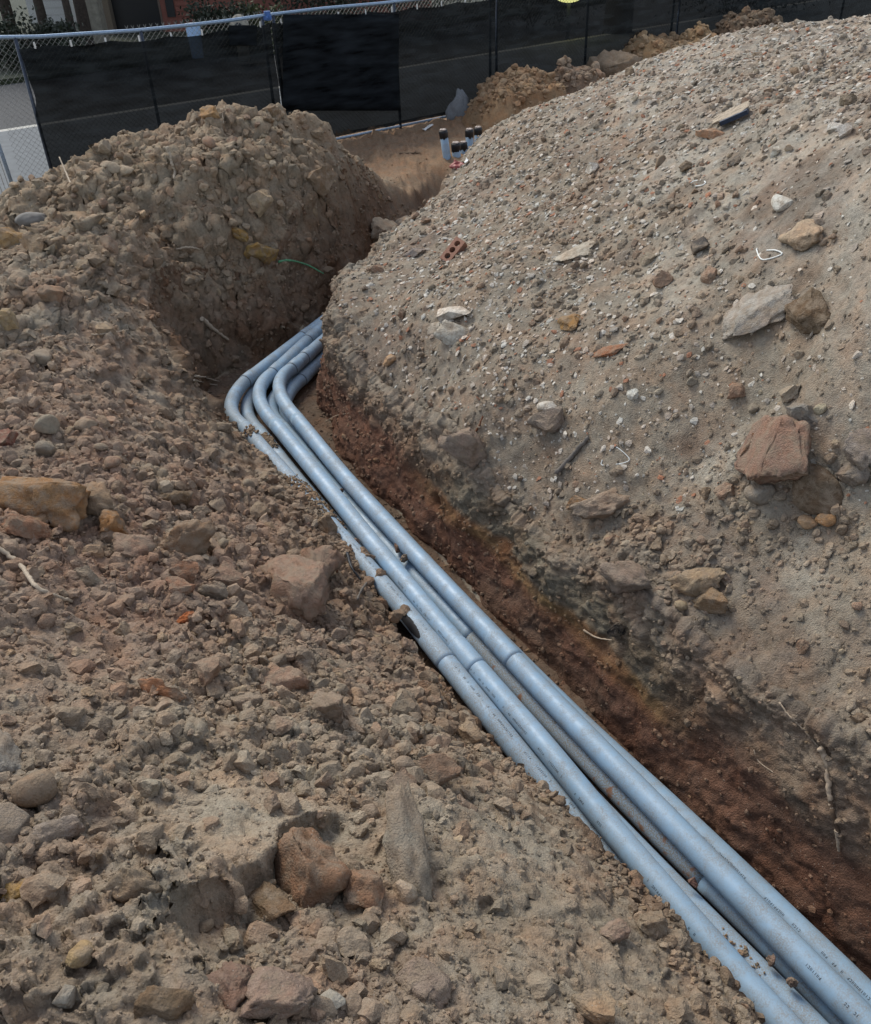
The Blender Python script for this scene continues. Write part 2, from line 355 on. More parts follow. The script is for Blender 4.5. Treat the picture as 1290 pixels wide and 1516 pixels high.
_b0, _b1, _b2 = at_z(50, 297, .15), at_z(515, 207, .15), at_z(720, 165, .15)
def _behind(a, b): n_ = np.array([-(b[1]-a[1]), b[0]-a[0]]); n_ = n_/np.linalg.norm(n_); return (gx-a[0])*n_[0]+(gy-a[1])*n_[1]
gh = gh-.6*sstep(.42, .55, np.maximum(_behind(_b0, _b1)*(gx < _b1[0])+(-9)*(gx >= _b1[0]), _behind(_b1, _b2)*(gx >= _b1[0])+(-9)*(gx < _b1[0])))
V = np.stack([gx, gy, gh], 1)
nr, nc = len(rad), len(ang)
G = V.reshape(nr, nc, 3)
dr = np.gradient(G, axis=0); da = np.gradient(G, axis=1); NN = np.cross(da, dr); NN /= np.linalg.norm(NN, axis=2)[..., None]; NN = NN.reshape(-1, 3)
# break up the walls along their normals: lumps, tool marks and ledges
steep = sstep(.85, .45, NN[:, 2])*(gsd > -.02)
pw = V*np.array([1, 1, 1.0]); pl = V*np.array([1, 1, 3.0])
nz = fbm(pw, 4.0, 3, 81)*.085+fbm(pl, 9, 4, 82, .6)*.055+np.abs(fbm(pw, 22, 3, 85, .6))*.022-.01
_cw = V[:, [0, 2, 1]]+NN*0; _cw = np.stack([V[:, 0]+V[:, 1]*.55, V[:, 2]*1.3+V[:, 1]*.2, 0*V[:, 0]], 1); _cw = _cw+np.stack([vnoise(V, 5, 301), vnoise(V, 5, 302), 0*gx], 1)*.07
bayk = sstep(-.75, -1.1, gx)*sstep(5.5, 6.5, gy); 
for f_, a_ in ((4.5, .10), (9, .06), (19, .03)):
    d_, id_ = cell2(_cw, f_, 310+int(f_)); nz = nz+a_*np.clip(1-(d_/.75)**2, 0, 1)**.6*(np.maximum(0, id_-.2))*(.22+.9*bayk)
V = V+NN*(steep*nz*sstep(10.8, 9.2, gy)*np.where((gx < centre_x(gy)-.2) & (gy < 6), .5, 1.0)*np.where((gx > centre_x(gy)) & (gy < 7.6), .3, 1.0))[:, None]
# soil colour: what the ground is made of
def soil_color(V, sd, wd, T, left, patch, steepness):
    n = len(V); x, y, z = V.T; P = V
    a = fbm(P, .9, 3, 101); b = fbm(P, 2.6, 3, 102); c3 = fbm(P, 8, 3, 103)
    def L(c0, c1, k): return np.asarray(c0)*(1-k[:, None])+np.asarray(c1)*k[:, None]
    C = np.tile(np.array([[.275, .217, .148]]), (n, 1))
    C = L(C, (.265, .182, .125), sstep(-.05, .3, a+.3*c3)*.6*np.ones(n))
    C = L(C, (.295, .25, .182), sstep(.0, .35, b)*.7)
    heapc = L(np.tile([[.240, .197, .142]], (n, 1)), (.315, .272, .205), sstep(-.1, .4, a*.6+b*.5)*1.0)
    heapc = L(heapc, (.17, .13, .10), sstep(.15, .4, fbm(P, 1.4, 3, 107))*.6)
    heapc = L(heapc, (.36, .322, .26), sstep(1.4, 2.2, z+.3*b)*.5); heapc = L(heapc, (.155, .125, .092), sstep(.12, .36, fbm(P, 2.7, 4, 108, .65))*.65)
    C = L(C, (.245, .148, .100), np.exp(-(((x+1.6)/1.1)**2+((y-3.9)/1.4)**2))*.9*sstep(-.6, .0, b))     # reddish clay thrown up in the middle of the bank
    C = L(C, heapc, 1-left)
    C = L(C, (.255, .190, .116), sstep(5.8, 8, y)*left*.7)                       # yellower far mound
    C = L(C, (.26, .155, .08), sstep(11.5, 13.5, y)*sstep(.9, .3, z)*.8)         # orange flat and fill by the fence
    # cut faces: topsoil over an olive band, an ochre seam, then red clay
    cut = sstep(.55, .0, sd)*sstep(.9, .6, steepness)
    zz = z+.05*vnoise(P, 2.3, 110)+.02*c3
    rel = zz
    mid = sstep(2.6, 3.1, y)*sstep(5.3, 4.6, y)                                  # the ochre and olive seams show only along the middle of the wall
    wall = np.tile([[.135, .064, .038]], (n, 1)); wall = L(wall, (.165, .078, .044), sstep(-.1, .3, a+.5*b)*.8)
    wall = L(wall, (.175, .085, .036), sstep(.06, .12, rel)*mid)
    wall = L(wall, (.23, .135, .048), sstep(.12, .16, rel)*sstep(-.35, .05, a+b)*mid)
    wall = L(wall, (.165, .136, .092), sstep(.19, .24, rel)*mid)
    wall = L(wall, (.205, .145, .095), sstep(.20, .34, rel)*(1-mid))
    wall = L(wall, (.235, .185, .13), sstep(.36, .46, rel))
    wall = L(wall, (.085, .060, .042), sstep(.2, .45, b)*.5)
    lw = L(np.tile([[.17, .115, .072]], (n, 1)), (.13, .075, .04), sstep(-.1, .3, b))
    lftbay = np.maximum((x < centre_x(y)).astype(float), sstep(7.4, 8.2, y))
    wall = L(wall, lw, lftbay)
    C = L(C, wall, np.clip(cut*1.3, 0, 1)*(sd > -.05))
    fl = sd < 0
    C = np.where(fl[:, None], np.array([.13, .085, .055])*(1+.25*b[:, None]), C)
    C *= (1+.16*c3+.10*vnoise(P, 30, 120))[:, None]
    red = sstep(.28, .42, fbm(P, 3.3, 2, 130)); C = L(C, (.24, .14, .085), red*.22)
    cp_ = at_z(375, 1205, .95); C = L(C, (.36, .295, .205), np.exp(-(((x-cp_[0])/.32)**2+((y-cp_[1])/.32)**2)**1.5)*.7)
    C = C*.80+.20*C.mean(1)[:, None]*np.array([1.02, 1.0, .97])
    return np.clip(C, .01, .8)
gcol = soil_color(V, gsd, gwd, gT, gleft, gpatch, NN[:, 2])
idx = np.arange(nr*nc).reshape(nr, nc)
Fq = np.stack([idx[:-1, :-1], idx[:-1, 1:], idx[1:, 1:], idx[1:, :-1]], -1).reshape(-1, 4)[:, ::-1]
me = np_mesh('soil', V, Fq); set_col(me, 'soil', gcol)
ground = link('ground', me, MAT['soil']); tag(ground, kind='structure')
# ------------------------------------------------------------------ the cut faces of the trench, built finely along their own length
def cut_face(name, foot, side, step_s, step_t, bay=False):
    """foot: (x, y, width) stations; side +1 = face stands to the right of the walking direction"""
    fp = crom([np.array([a, b, c_]) for a, b, c_ in foot], step_s); T_ = np.gradient(fp[:, :2], axis=0); T_ /= np.linalg.norm(T_, axis=1)[:, None]
    O = np.stack([T_[:, 1], -T_[:, 0]], 1)*side; ns = len(fp)
    dc = fp[:, 2]+.075; cx = fp[:, 0]+O[:, 0]*dc; cy = fp[:, 1]+O[:, 1]*dc
    hc, _, _, _ = base_height(cx, cy); hb = np.convolve(np.pad(hc, 12, 'edge'), np.ones(25)/25, 'valid')
    H0 = float(np.mean(hb))+.25; nt_ = int(H0/step_t); n2 = 14
    t = np.concatenate([np.linspace(0, 1, nt_), 1+np.linspace(0, 1, n2+1)[1:]])
    D = np.zeros((len(t), ns)); Z_ = np.zeros_like(D)
    for i, k in enumerate(t):
        if k <= 1: D[i] = -.02+(dc+.0)*(k**1.5 if not bay else k); Z_[i] = -.24+(hb+.24)*k
        else:
            e = dc-.02+(k-1)*.16; hh, _, _, _ = base_height(fp[:, 0]+O[:, 0]*e, fp[:, 1]+O[:, 1]*e); kk = k-1
            D[i] = e; Z_[i] = hb*(1-min(1, kk*2.2))+(hh-.012-.09*kk**2)*min(1, kk*2.2)
    X_ = fp[None, :, 0]+O[None, :, 0]*D; Y_ = fp[None, :, 1]+O[None, :, 1]*D
    G_ = np.stack([X_, Y_, Z_], -1); du = np.gradient(G_, axis=1); dv = np.gradient(G_, axis=0); Nn = np.cross(dv, du)*side; Nn /= np.linalg.norm(Nn, axis=2)[..., None]+1e-9
    P = G_.reshape(-1, 3); Nf = Nn.reshape(-1, 3); tt = np.repeat(t, ns); S_ = np.tile(np.arange(ns)*step_s, len(t)); kf = np.minimum(tt, 1)
    uv = np.stack([S_, P[:, 2]*1.5, 0*S_], 1); uvw = uv+np.stack([vnoise(P, 6, 401), vnoise(P, 6, 402), 0*S_], 1)*.06
    disp = fbm(P, 2.6, 3, 411)*.06+fbm(P, 8, 5, 412, .62)*.030
    up_ = sstep(.45, .85, kf)       # loose topsoil near the lip, smoother clay below
    for f_, a_ in ((6, .060), (12, .038), (26, .020), (50, .009)):
        d_, id_ = cell2(uvw, f_, 420+f_); disp += a_*np.clip(1-(d_/.72)**2, 0, 1)**.6*np.maximum(0, id_-.15)*((.06+.95*up_) if not bay else .6)
    tool = np.abs(((P[:, 2]*9+S_*1.1+vnoise(P, 2, 431)*.8) % 1)-.5); disp += (1-up_)*(tool-.25)*.012
    lip = np.exp(-((tt-.97)/.10)**2); disp += lip*(.018+.045*np.maximum(0, fbm(P, 4, 3, 441)))
    crack = np.abs(fbm(P, 4, 3, 451)); disp -= np.maximum(0, .05-crack)*(.16+.5*(bay))
    if not bay:     # burrow-like hole in the clay
        hc_ = at_z(650, 743, .12); disp -= .10*np.exp(-(((P-hc_)**2).sum(1)/.048**2)**1.5)
    disp *= sstep(2.0, 1.5, tt)*sstep(-.02, .08, kf)*(.35+.65*sstep(10.8, 9.0, P[:, 1]))
    Q = P+Nf*disp[:, None]
    full = rough_height(Q[:, 0], Q[:, 1])[0]
    sd_, wd_ = trench_sd(P[:, 0], P[:, 1])
    colr = soil_color(Q, np.where(kf < .97, .03, .4), wd_, P[:, 2], np.full(len(P), 1.0 if bay else 0.0), sstep(-.2, .3, fbm(P, 1.1, 3, 41)), np.where(kf < .97, .1, .95))
    i_ = np.arange(len(t)*ns).reshape(len(t), ns); Fs = np.stack([i_[:-1, :-1], i_[:-1, 1:], i_[1:, 1:], i_[1:, :-1]], -1).reshape(-1, 4)
    if side > 0: Fs = Fs[:, ::-1]
    me_ = np_mesh(name, Q, Fs); set_col(me_, 'soil', colr); o = link(name, me_, MAT['soil']); tag(o, kind='structure')
    return Q, Nf, colr, kf
fr = [tuple(q) for q in TR[1:13]]; fr = [(1.95, 1.25, .13)]+fr[:11]
WQ, WN, WC, WK = cut_face('trench_wall', fr, 1, .009, .009)
LQ, LN, LC, LK = cut_face('trench_bank', [(.3, 13.1, .5), (-.2, 11.6, .4), (-.72, 9.6, .3), (-1.02, 8.7, .3), (-1.34, 8.05, .35), (-1.72, 7.72, .45), (-2.0, 7.4, .35), (-2.05, 6.95, .22), (-1.90, 6.5, .14), (-1.80, 6.35, .10)][::-1], -1, .014, .014, True)
G = V.reshape(nr, nc, 3)
dr = np.gradient(G, axis=0); da = np.gradient(G, axis=1); NN = np.cross(da, dr); NN /= np.linalg.norm(NN, axis=2)[..., None]; NN = NN.reshape(-1, 3)
bpy.context.view_layer.update()
def hit(px, py):
    """where the sight line through a photo point meets the ground: location, normal, depth"""
    d = dirn(px, py); d = d/np.linalg.norm(d)
    best = None
    for gob in [o for o in COL.objects if o.name in ('ground', 'trench_wall', 'trench_bank')]:
        ok, l_, n_, _ = gob.ray_cast(Vector(CAMP), Vector(d))
        if ok and (best is None or (l_-Vector(CAMP)).length < best[2]): best = (l_, n_, (l_-Vector(CAMP)).length)
    ok = best is not None
    if ok: loc, nor = best[0], best[1]; nor = nor if nor.dot(Vector(d)) < 0 else -nor
    if not ok: loc = Vector(at_z(px, py, .15)); nor = Vector((0, 0, 1))
    return loc, nor, depth(loc)
def ground_z(x, y):
    ok, loc, nor, _ = ground.ray_cast(Vector((x, y, 6)), Vector((0, 0, -1)))
    return loc.z if ok else .12

# ------------------------------------------------------------------ conduit pipes
PR = .0572
def bez(a, b, c_, n=10):
    t = np.linspace(0, 1, n)[:, None]; return (1-t)**2*a+2*t*(1-t)*b+t*t*c_
def ext(a, b, L): 
    a, b = np.asarray(a, float), np.asarray(b, float); d = (b-a)/np.linalg.norm(b-a); return b+d*L
PIPES = [
 dict(n='outer', z=.0, run=[(1150,1585),(1050,1462),(940,1328),(845,1211),(714,1047),(600,905),(512,803),(396,672),(362,632)], elbow=(322,606), leg=[(363,565),(463,488)], mat='pvc_dusty',
      label='leftmost grey conduit pipe, half buried in soil, with a slot cut in its side'),
 dict(n='low_left', z=-.115, run=[(1275,1600),(1197,1516),(960,1276),(745,1049),(601,897),(514,797),(445,716),(385,640)], elbow=(346,604), leg=[(386,572),(466,508)], mat='pvc_dusty',
      label='lower grey conduit pipe second from the left that slips beneath the big pipe'),
 dict(n='top_left', z=.0, run=[(1235,1600),(1160,1516),(1118,1471),(942,1269.5),(808.5,1107),(754,1044),(664,939.5),(599.5,862),(538.5,788),(482,717.5),(408,628)], elbow=(362,582), leg=[(404,553),(475,486)], mat='pvc',
      label='upper left grey conduit pipe crossing the whole trench above its neighbours'),
 dict(n='muddy', z=-.115, run=[(1330,1595),(1255,1515),(1150,1406),(965,1222),(796,1046),(721,966),(640,880),(543,775),(477,702),(420,634)], elbow=(384,604), leg=[(420,575),(485,512)], mat='pvc',
      label='lower grey conduit pipe whose middle stretch is coated in tan mud'),
 dict(n='low_right', z=-.115, run=[(1400,1590),(1320,1512),(1215,1409),(1022,1223),(836,1048),(672,880),(507,702),(440,630)], elbow=(402,600), leg=[(446,562),(500,510)], mat='pvc',
      label='lower right grey conduit pipe nearest the red clay trench wall'),
 dict(n='top_right', z=.0, run=[(1370,1600),(1280,1512),(1178,1409),(998,1223),(823,1043),(725,938),(652,860),(520.5,717.5),(440,620)], elbow=(392,570), leg=[(432,546),(500,486)], mat='pvc',
      label='upper right grey conduit pipe lying on top of the bundle beside the wall'),
]
PATHS = {}
plain('ink_and_bore_shade', (.012, .012, .014), .7, var=.1)
plain('dark_joint', (.07, .085, .10), .8, var=.2)
def lettering(path, s0, s1, phi, rr):
    """faint rows of small printed marks along a pipe"""
    T, Nn, B = frames(path); s = np.concatenate([[0], np.cumsum(np.linalg.norm(np.diff(path, axis=0), axis=1))])
    bm = bmesh.new(); u = s0; rs = random.Random(int(s0*100)+5)
    def P_(u, ph):
        i = min(np.searchsorted(s, u)-1, len(path)-2); i = max(i, 0); t = (u-s[i])/(s[i+1]-s[i]); p = path[i]*(1-t)+path[i+1]*t
        n = Nn[i]; b = B[i]; return Vector(p+(math.cos(ph)*n+math.sin(ph)*b)*(rr+.0006))
    while u < s1:
        if rs.random() < .16: u += .02; continue
        wd = .006; h = .011/rr
        k = rs.choice((0, 1, 2, 3))
        strokes = {0: [(0, .25, 0, 1), (.7, 1, 0, 1)], 1: [(0, .25, 0, 1), (0, 1, .8, 1), (0, 1, 0, .2)], 2: [(.35, .65, 0, 1)], 3: [(0, 1, .4, .6), (0, .25, 0, 1), (0, 1, .8, 1)]}[k]
        for a0, a1, b0, b1 in strokes:
            q = [P_(u+a0*wd, phi+b0*h), P_(u+a1*wd, phi+b0*h), P_(u+a1*wd, phi+b1*h), P_(u+a0*wd, phi+b1*h)]
            bm.faces.new([bm.verts.new(v) for v in q])
        u += wd+.004
        if rs.random() < .08: u += .10
    return bm_mesh('print', bm)
def build_pipe(d):
    z = d['z']; run = crom(OUTER+[at_z(362, 632, 0)] if d['n'] == 'outer' else [at_z(x, y, z) for x, y in d['run']], .05); leg = [at_z(x, y, z) for x, y in d['leg']]; cor = at_z(*d['elbow'], z)
    root = empty('conduit_pipe', run[0], d['label'], 'pipe', 'grey conduit pipes laid in the trench')
    inv = Matrix.Translation(-Vector(run[0]))
    def part(nm, me, mat, label=None):
        me.transform(inv); o = link(nm, me, MAT[mat], root)
        if label: o['label'] = label
        return o
    far = ext(leg[0], leg[1], 1.6); legp = crom([leg[0], leg[1], far], .08)
    n = d['n']; PATHS[n] = run
    el = bez(run[-1], cor, leg[0], 14)
    if n == 'outer':
        s = np.concatenate([[0], np.cumsum(np.linalg.norm(np.diff(run, axis=0), axis=1))])
        g0 = int(np.argmin(np.abs(run[:, :2]-at_z(627, 944, 0)[:2]).sum(1))); g1 = int(np.argmin(np.abs(run[:, :2]-at_z(597, 905, 0)[:2]).sum(1)))
        a, b = sorted((g0, g1)); fine = np.concatenate([run[:a], crom([run[i] for i in range(a, b+1)], .004), run[b+1:]])
        fa = a; fb = len(fine)-(len(run)-b)
        ra = lambda i: (i-fa)/max(1, fb-fa)
        T_, N_, B_ = frames(fine); side = 1 if N_[0][0] < 0 else -1
        cen = 146 if side < 0 else 34
        def skip(i, ang_):
            if not (fa <= i < fb): return False
            half = 30*math.sqrt(max(0, 1-(2*ra(i)-1)**2))
            return abs(((ang_-cen+180) % 360)-180) < half
        part('straight_run', tube(fine, PR, 108, True, skip), 'pvc_dusty')
        part('inner_bore', tube(fine[max(0, fa-3):fb+3], PR-.004, 48, False), 'ink_and_bore_shade')  # bore coloured black to stand for the shade inside the pipe
    elif n == 'muddy':
        i = int(np.argmin(np.abs(run[:, :2]-at_z(702, 948, z)[:2]).sum(1))); j = int(np.argmin(np.abs(run[:, :2]-at_z(1045, 1300, z)[:2]).sum(1)))
        a, b = sorted((i, j))
        part('straight_run', tube(run[:a+1], PR, 32), 'pvc_dusty'); part('muddy_run', tube(run[a:b+1], PR+.0004, 32), 'pvc_mud', 'middle stretch of the pipe coated in tan mud with rust coloured stains')
        part('straight_run', tube(run[b:], PR, 32), 'pvc')
    else: part('straight_run', tube(run, PR, 32), d['mat'])
    part('elbow', tube(el, PR, 32, False), d['mat']); part('far_run', tube(legp, PR, 28), 'pvc')
    # joints: sleeve on each side of the elbow with a dark glue line
    def sleeve(path, k, L):
        p = path[k]; q = path[k+1] if k >= 0 else path[k-1]; t = (q-p)/np.linalg.norm(q-p)
        part('coupling', tube(np.array([p, p+t*.004, p+t*(L-.004), p+t*L]), [PR*1.01, PR*1.075, PR*1.075, PR*1.012], 32), d['mat'] if d['mat'] != 'pvc_mud' else 'pvc')
        part('glue_line', tube(np.array([p-t*.006, p+t*.002]), [PR*1.045]*2, 32), 'dark_joint')
    sleeve(legp, 0, .13)
    if n in ('top_left', 'top_right', 'outer'):
        kk = {'top_left': 9, 'top_right': 3, 'outer': 12}[n]
        if kk < len(legp)-4: sleeve(legp, kk, .12)
    if n in ('top_left', 'top_right', 'outer'):
        q = {'top_left': (688, 966), 'top_right': (737, 952), 'outer': (640, 957)}[n]
        i = int(np.argmin(np.abs(run[:, :2]-at_z(*q, z)[:2]).sum(1))); p = run[i]; t = run[i+1]-p; t /= np.linalg.norm(t)
        part('bell_end', tube(np.array([p-t*.16, p-t*.13, p+t*.05, p+t*.058, p+t*.06]), [PR*1.003, PR*1.045, PR*1.045, PR*1.03, PR*1.0], 32), d['mat'])
    T, Nn, B = frames(run); side = 1 if Nn[len(run)//2][0] < 0 else -1
    def ph(deg): return math.radians(90+deg) if side > 0 else math.radians(90-deg)
    s = float(np.linalg.norm(np.diff(run, axis=0), axis=1).sum())
    spans = {'outer': [(s-3.0, s-1.7, 10), (1.2, s-3.2, 5)], 'top_left': [(1.2, 3.2, -52), (.2, .9, -48)], 'top_right': [(.25, .5, -30)], 'low_right': [(.3, 2.4, -25), (s-2.4, s-1.9, 35)], 'muddy': [(2.2, 3.4, 10)], 'low_left': [(.8, 2.0, -20)]}[n]
    for a, b, dg in spans:
        tag(part('printed_lettering', lettering(run, a, b, ph(dg), PR+(.0006 if n == 'muddy' else 0)), 'ink_and_bore_shade'), kind='stuff')
    return root
for d in PIPES: build_pipe(d)
# ------------------------------------------------------------------ rocks and clods: base shapes
def ico(sub):
    bm = bmesh.new(); bmesh.ops.create_icosphere(bm, subdivisions=sub, radius=1.0)
    V = np.array([v.co[:] for v in bm.verts]); Fc = np.array([[v.index for v in f.verts] for f in bm.faces]); bm.free(); return V, Fc
ICO = {k: ico(k) for k in (1, 2, 3, 4)}
def rock_shape(sub, seed, kind='clod'):
    V, Fc = ICO[sub]; V = V.copy(); g = np.random.default_rng(seed)
    def cut(n, lo, hi, soft=1.0):
        nonlocal V
        for _ in range(n):
            k = g.normal(size=3); k /= np.linalg.norm(k); d = g.uniform(lo, hi); V = V-np.maximum(0, V@k-d)[:, None]*k*soft
    if kind in ('clod', 'slab', 'long'):
        cut(g.integers(6, 10), .45, .8)
        if sub >= 3:
            V = V*(1+.26*fbm(V, 1.7, 2, seed+1))[:, None]; cut(4, .45, .7)
            V = V*(1+.24*fbm(V, 3.6, 5, seed+3, .62)-.12*np.maximum(0, .16-np.abs(fbm(V, 3.1, 2, seed+4)))/.16)[:, None]
            if sub >= 4: V = V*(1+.06*fbm(V, 13, 3, seed+6, .65))[:, None]
        elif sub == 2: V = V*(1+.16*fbm(V, 2.6, 2, seed+1)+.07*g.normal(size=len(V)))[:, None]
        else: V = V*(1+.16*g.normal(size=len(V)))[:, None]
    elif kind == 'stone':
        V = V*(1+.16*fbm(V, 1.1, 2, seed))[:, None]; cut(6, .5, .8, .9)
        if sub >= 3: V = V*(1+.05*fbm(V, 4, 4, seed+3, .6))[:, None]
    elif kind == 'chip': cut(14, .35, .7)
    return V/np.abs(V).max(0), Fc
MESH = {}
def rock_mesh(sub, seed, kind):
    k = (sub, seed, kind)
    if k not in MESH:
        V, Fc = rock_shape(sub, seed, kind); MESH[k] = np_mesh('rock_'+kind, V, Fc, kind == 'stone' or sub >= 4); MESH[k].materials.append(MAT['rock'])
    return MESH[k]
def hero(name, cat, label, px, py, ax, ay, ratio, thick, col, kind='clod', seed=1, sink=.3, sub=4):
    col = (col[0]*1.03, col[1]*(1.08 if col[0] > 1.35*col[1] else 1.02), col[2]*1.0)
    """one stone: photo point, half long axis in photo pixels, short/long ratio, thickness/long ratio"""
    p, n, Z = hit(px, py)
    d = Vector(RT*ax/F_PX*Z - UP*ay/F_PX*Z)
    # lift the picture axis onto the surface
    v = Vector(dirn(px, py)).normalized(); nn = n if abs(n.dot(v)) > .25 else (n-v*.6).normalized()
    d = d - v*(d.dot(nn)/v.dot(nn)); L = 1.12*min(d.length, math.hypot(ax, ay)/F_PX*Z*1.5); d.normalize(); s = nn.cross(d).normalized()
    z = d.cross(s)
    if z.dot(nn) < 0: z = -z; s = -s
    Sx, Sy, Sz = L, L*ratio, L*thick
    me = rock_mesh(sub, seed, kind).copy(); o = bpy.data.objects.new(name, me); COL.objects.link(o)
    pc = p + nn*(Sz*(1-2*sink))
    o.matrix_world = Matrix(((d.x*Sx, s.x*Sy, z.x*Sz, pc.x), (d.y*Sx, s.y*Sy, z.y*Sz, pc.y), (d.z*Sx, s.z*Sy, z.z*Sz, pc.z), (0, 0, 0, 1)))
    o.color = (*col, 1); return tag(o, label, cat)
RED = (.23, .125, .085); PINK = (.27, .175, .135); TAN = (.27, .20, .135); GREY = (.26, .21, .16); BRN = (.17, .115, .078); ORG = (.30, .15, .07); PALE = (.42, .38, .32); WHT = (.55, .52, .46); SLATE = (.17, .16, .15); OCH = (.27, .17, .065)
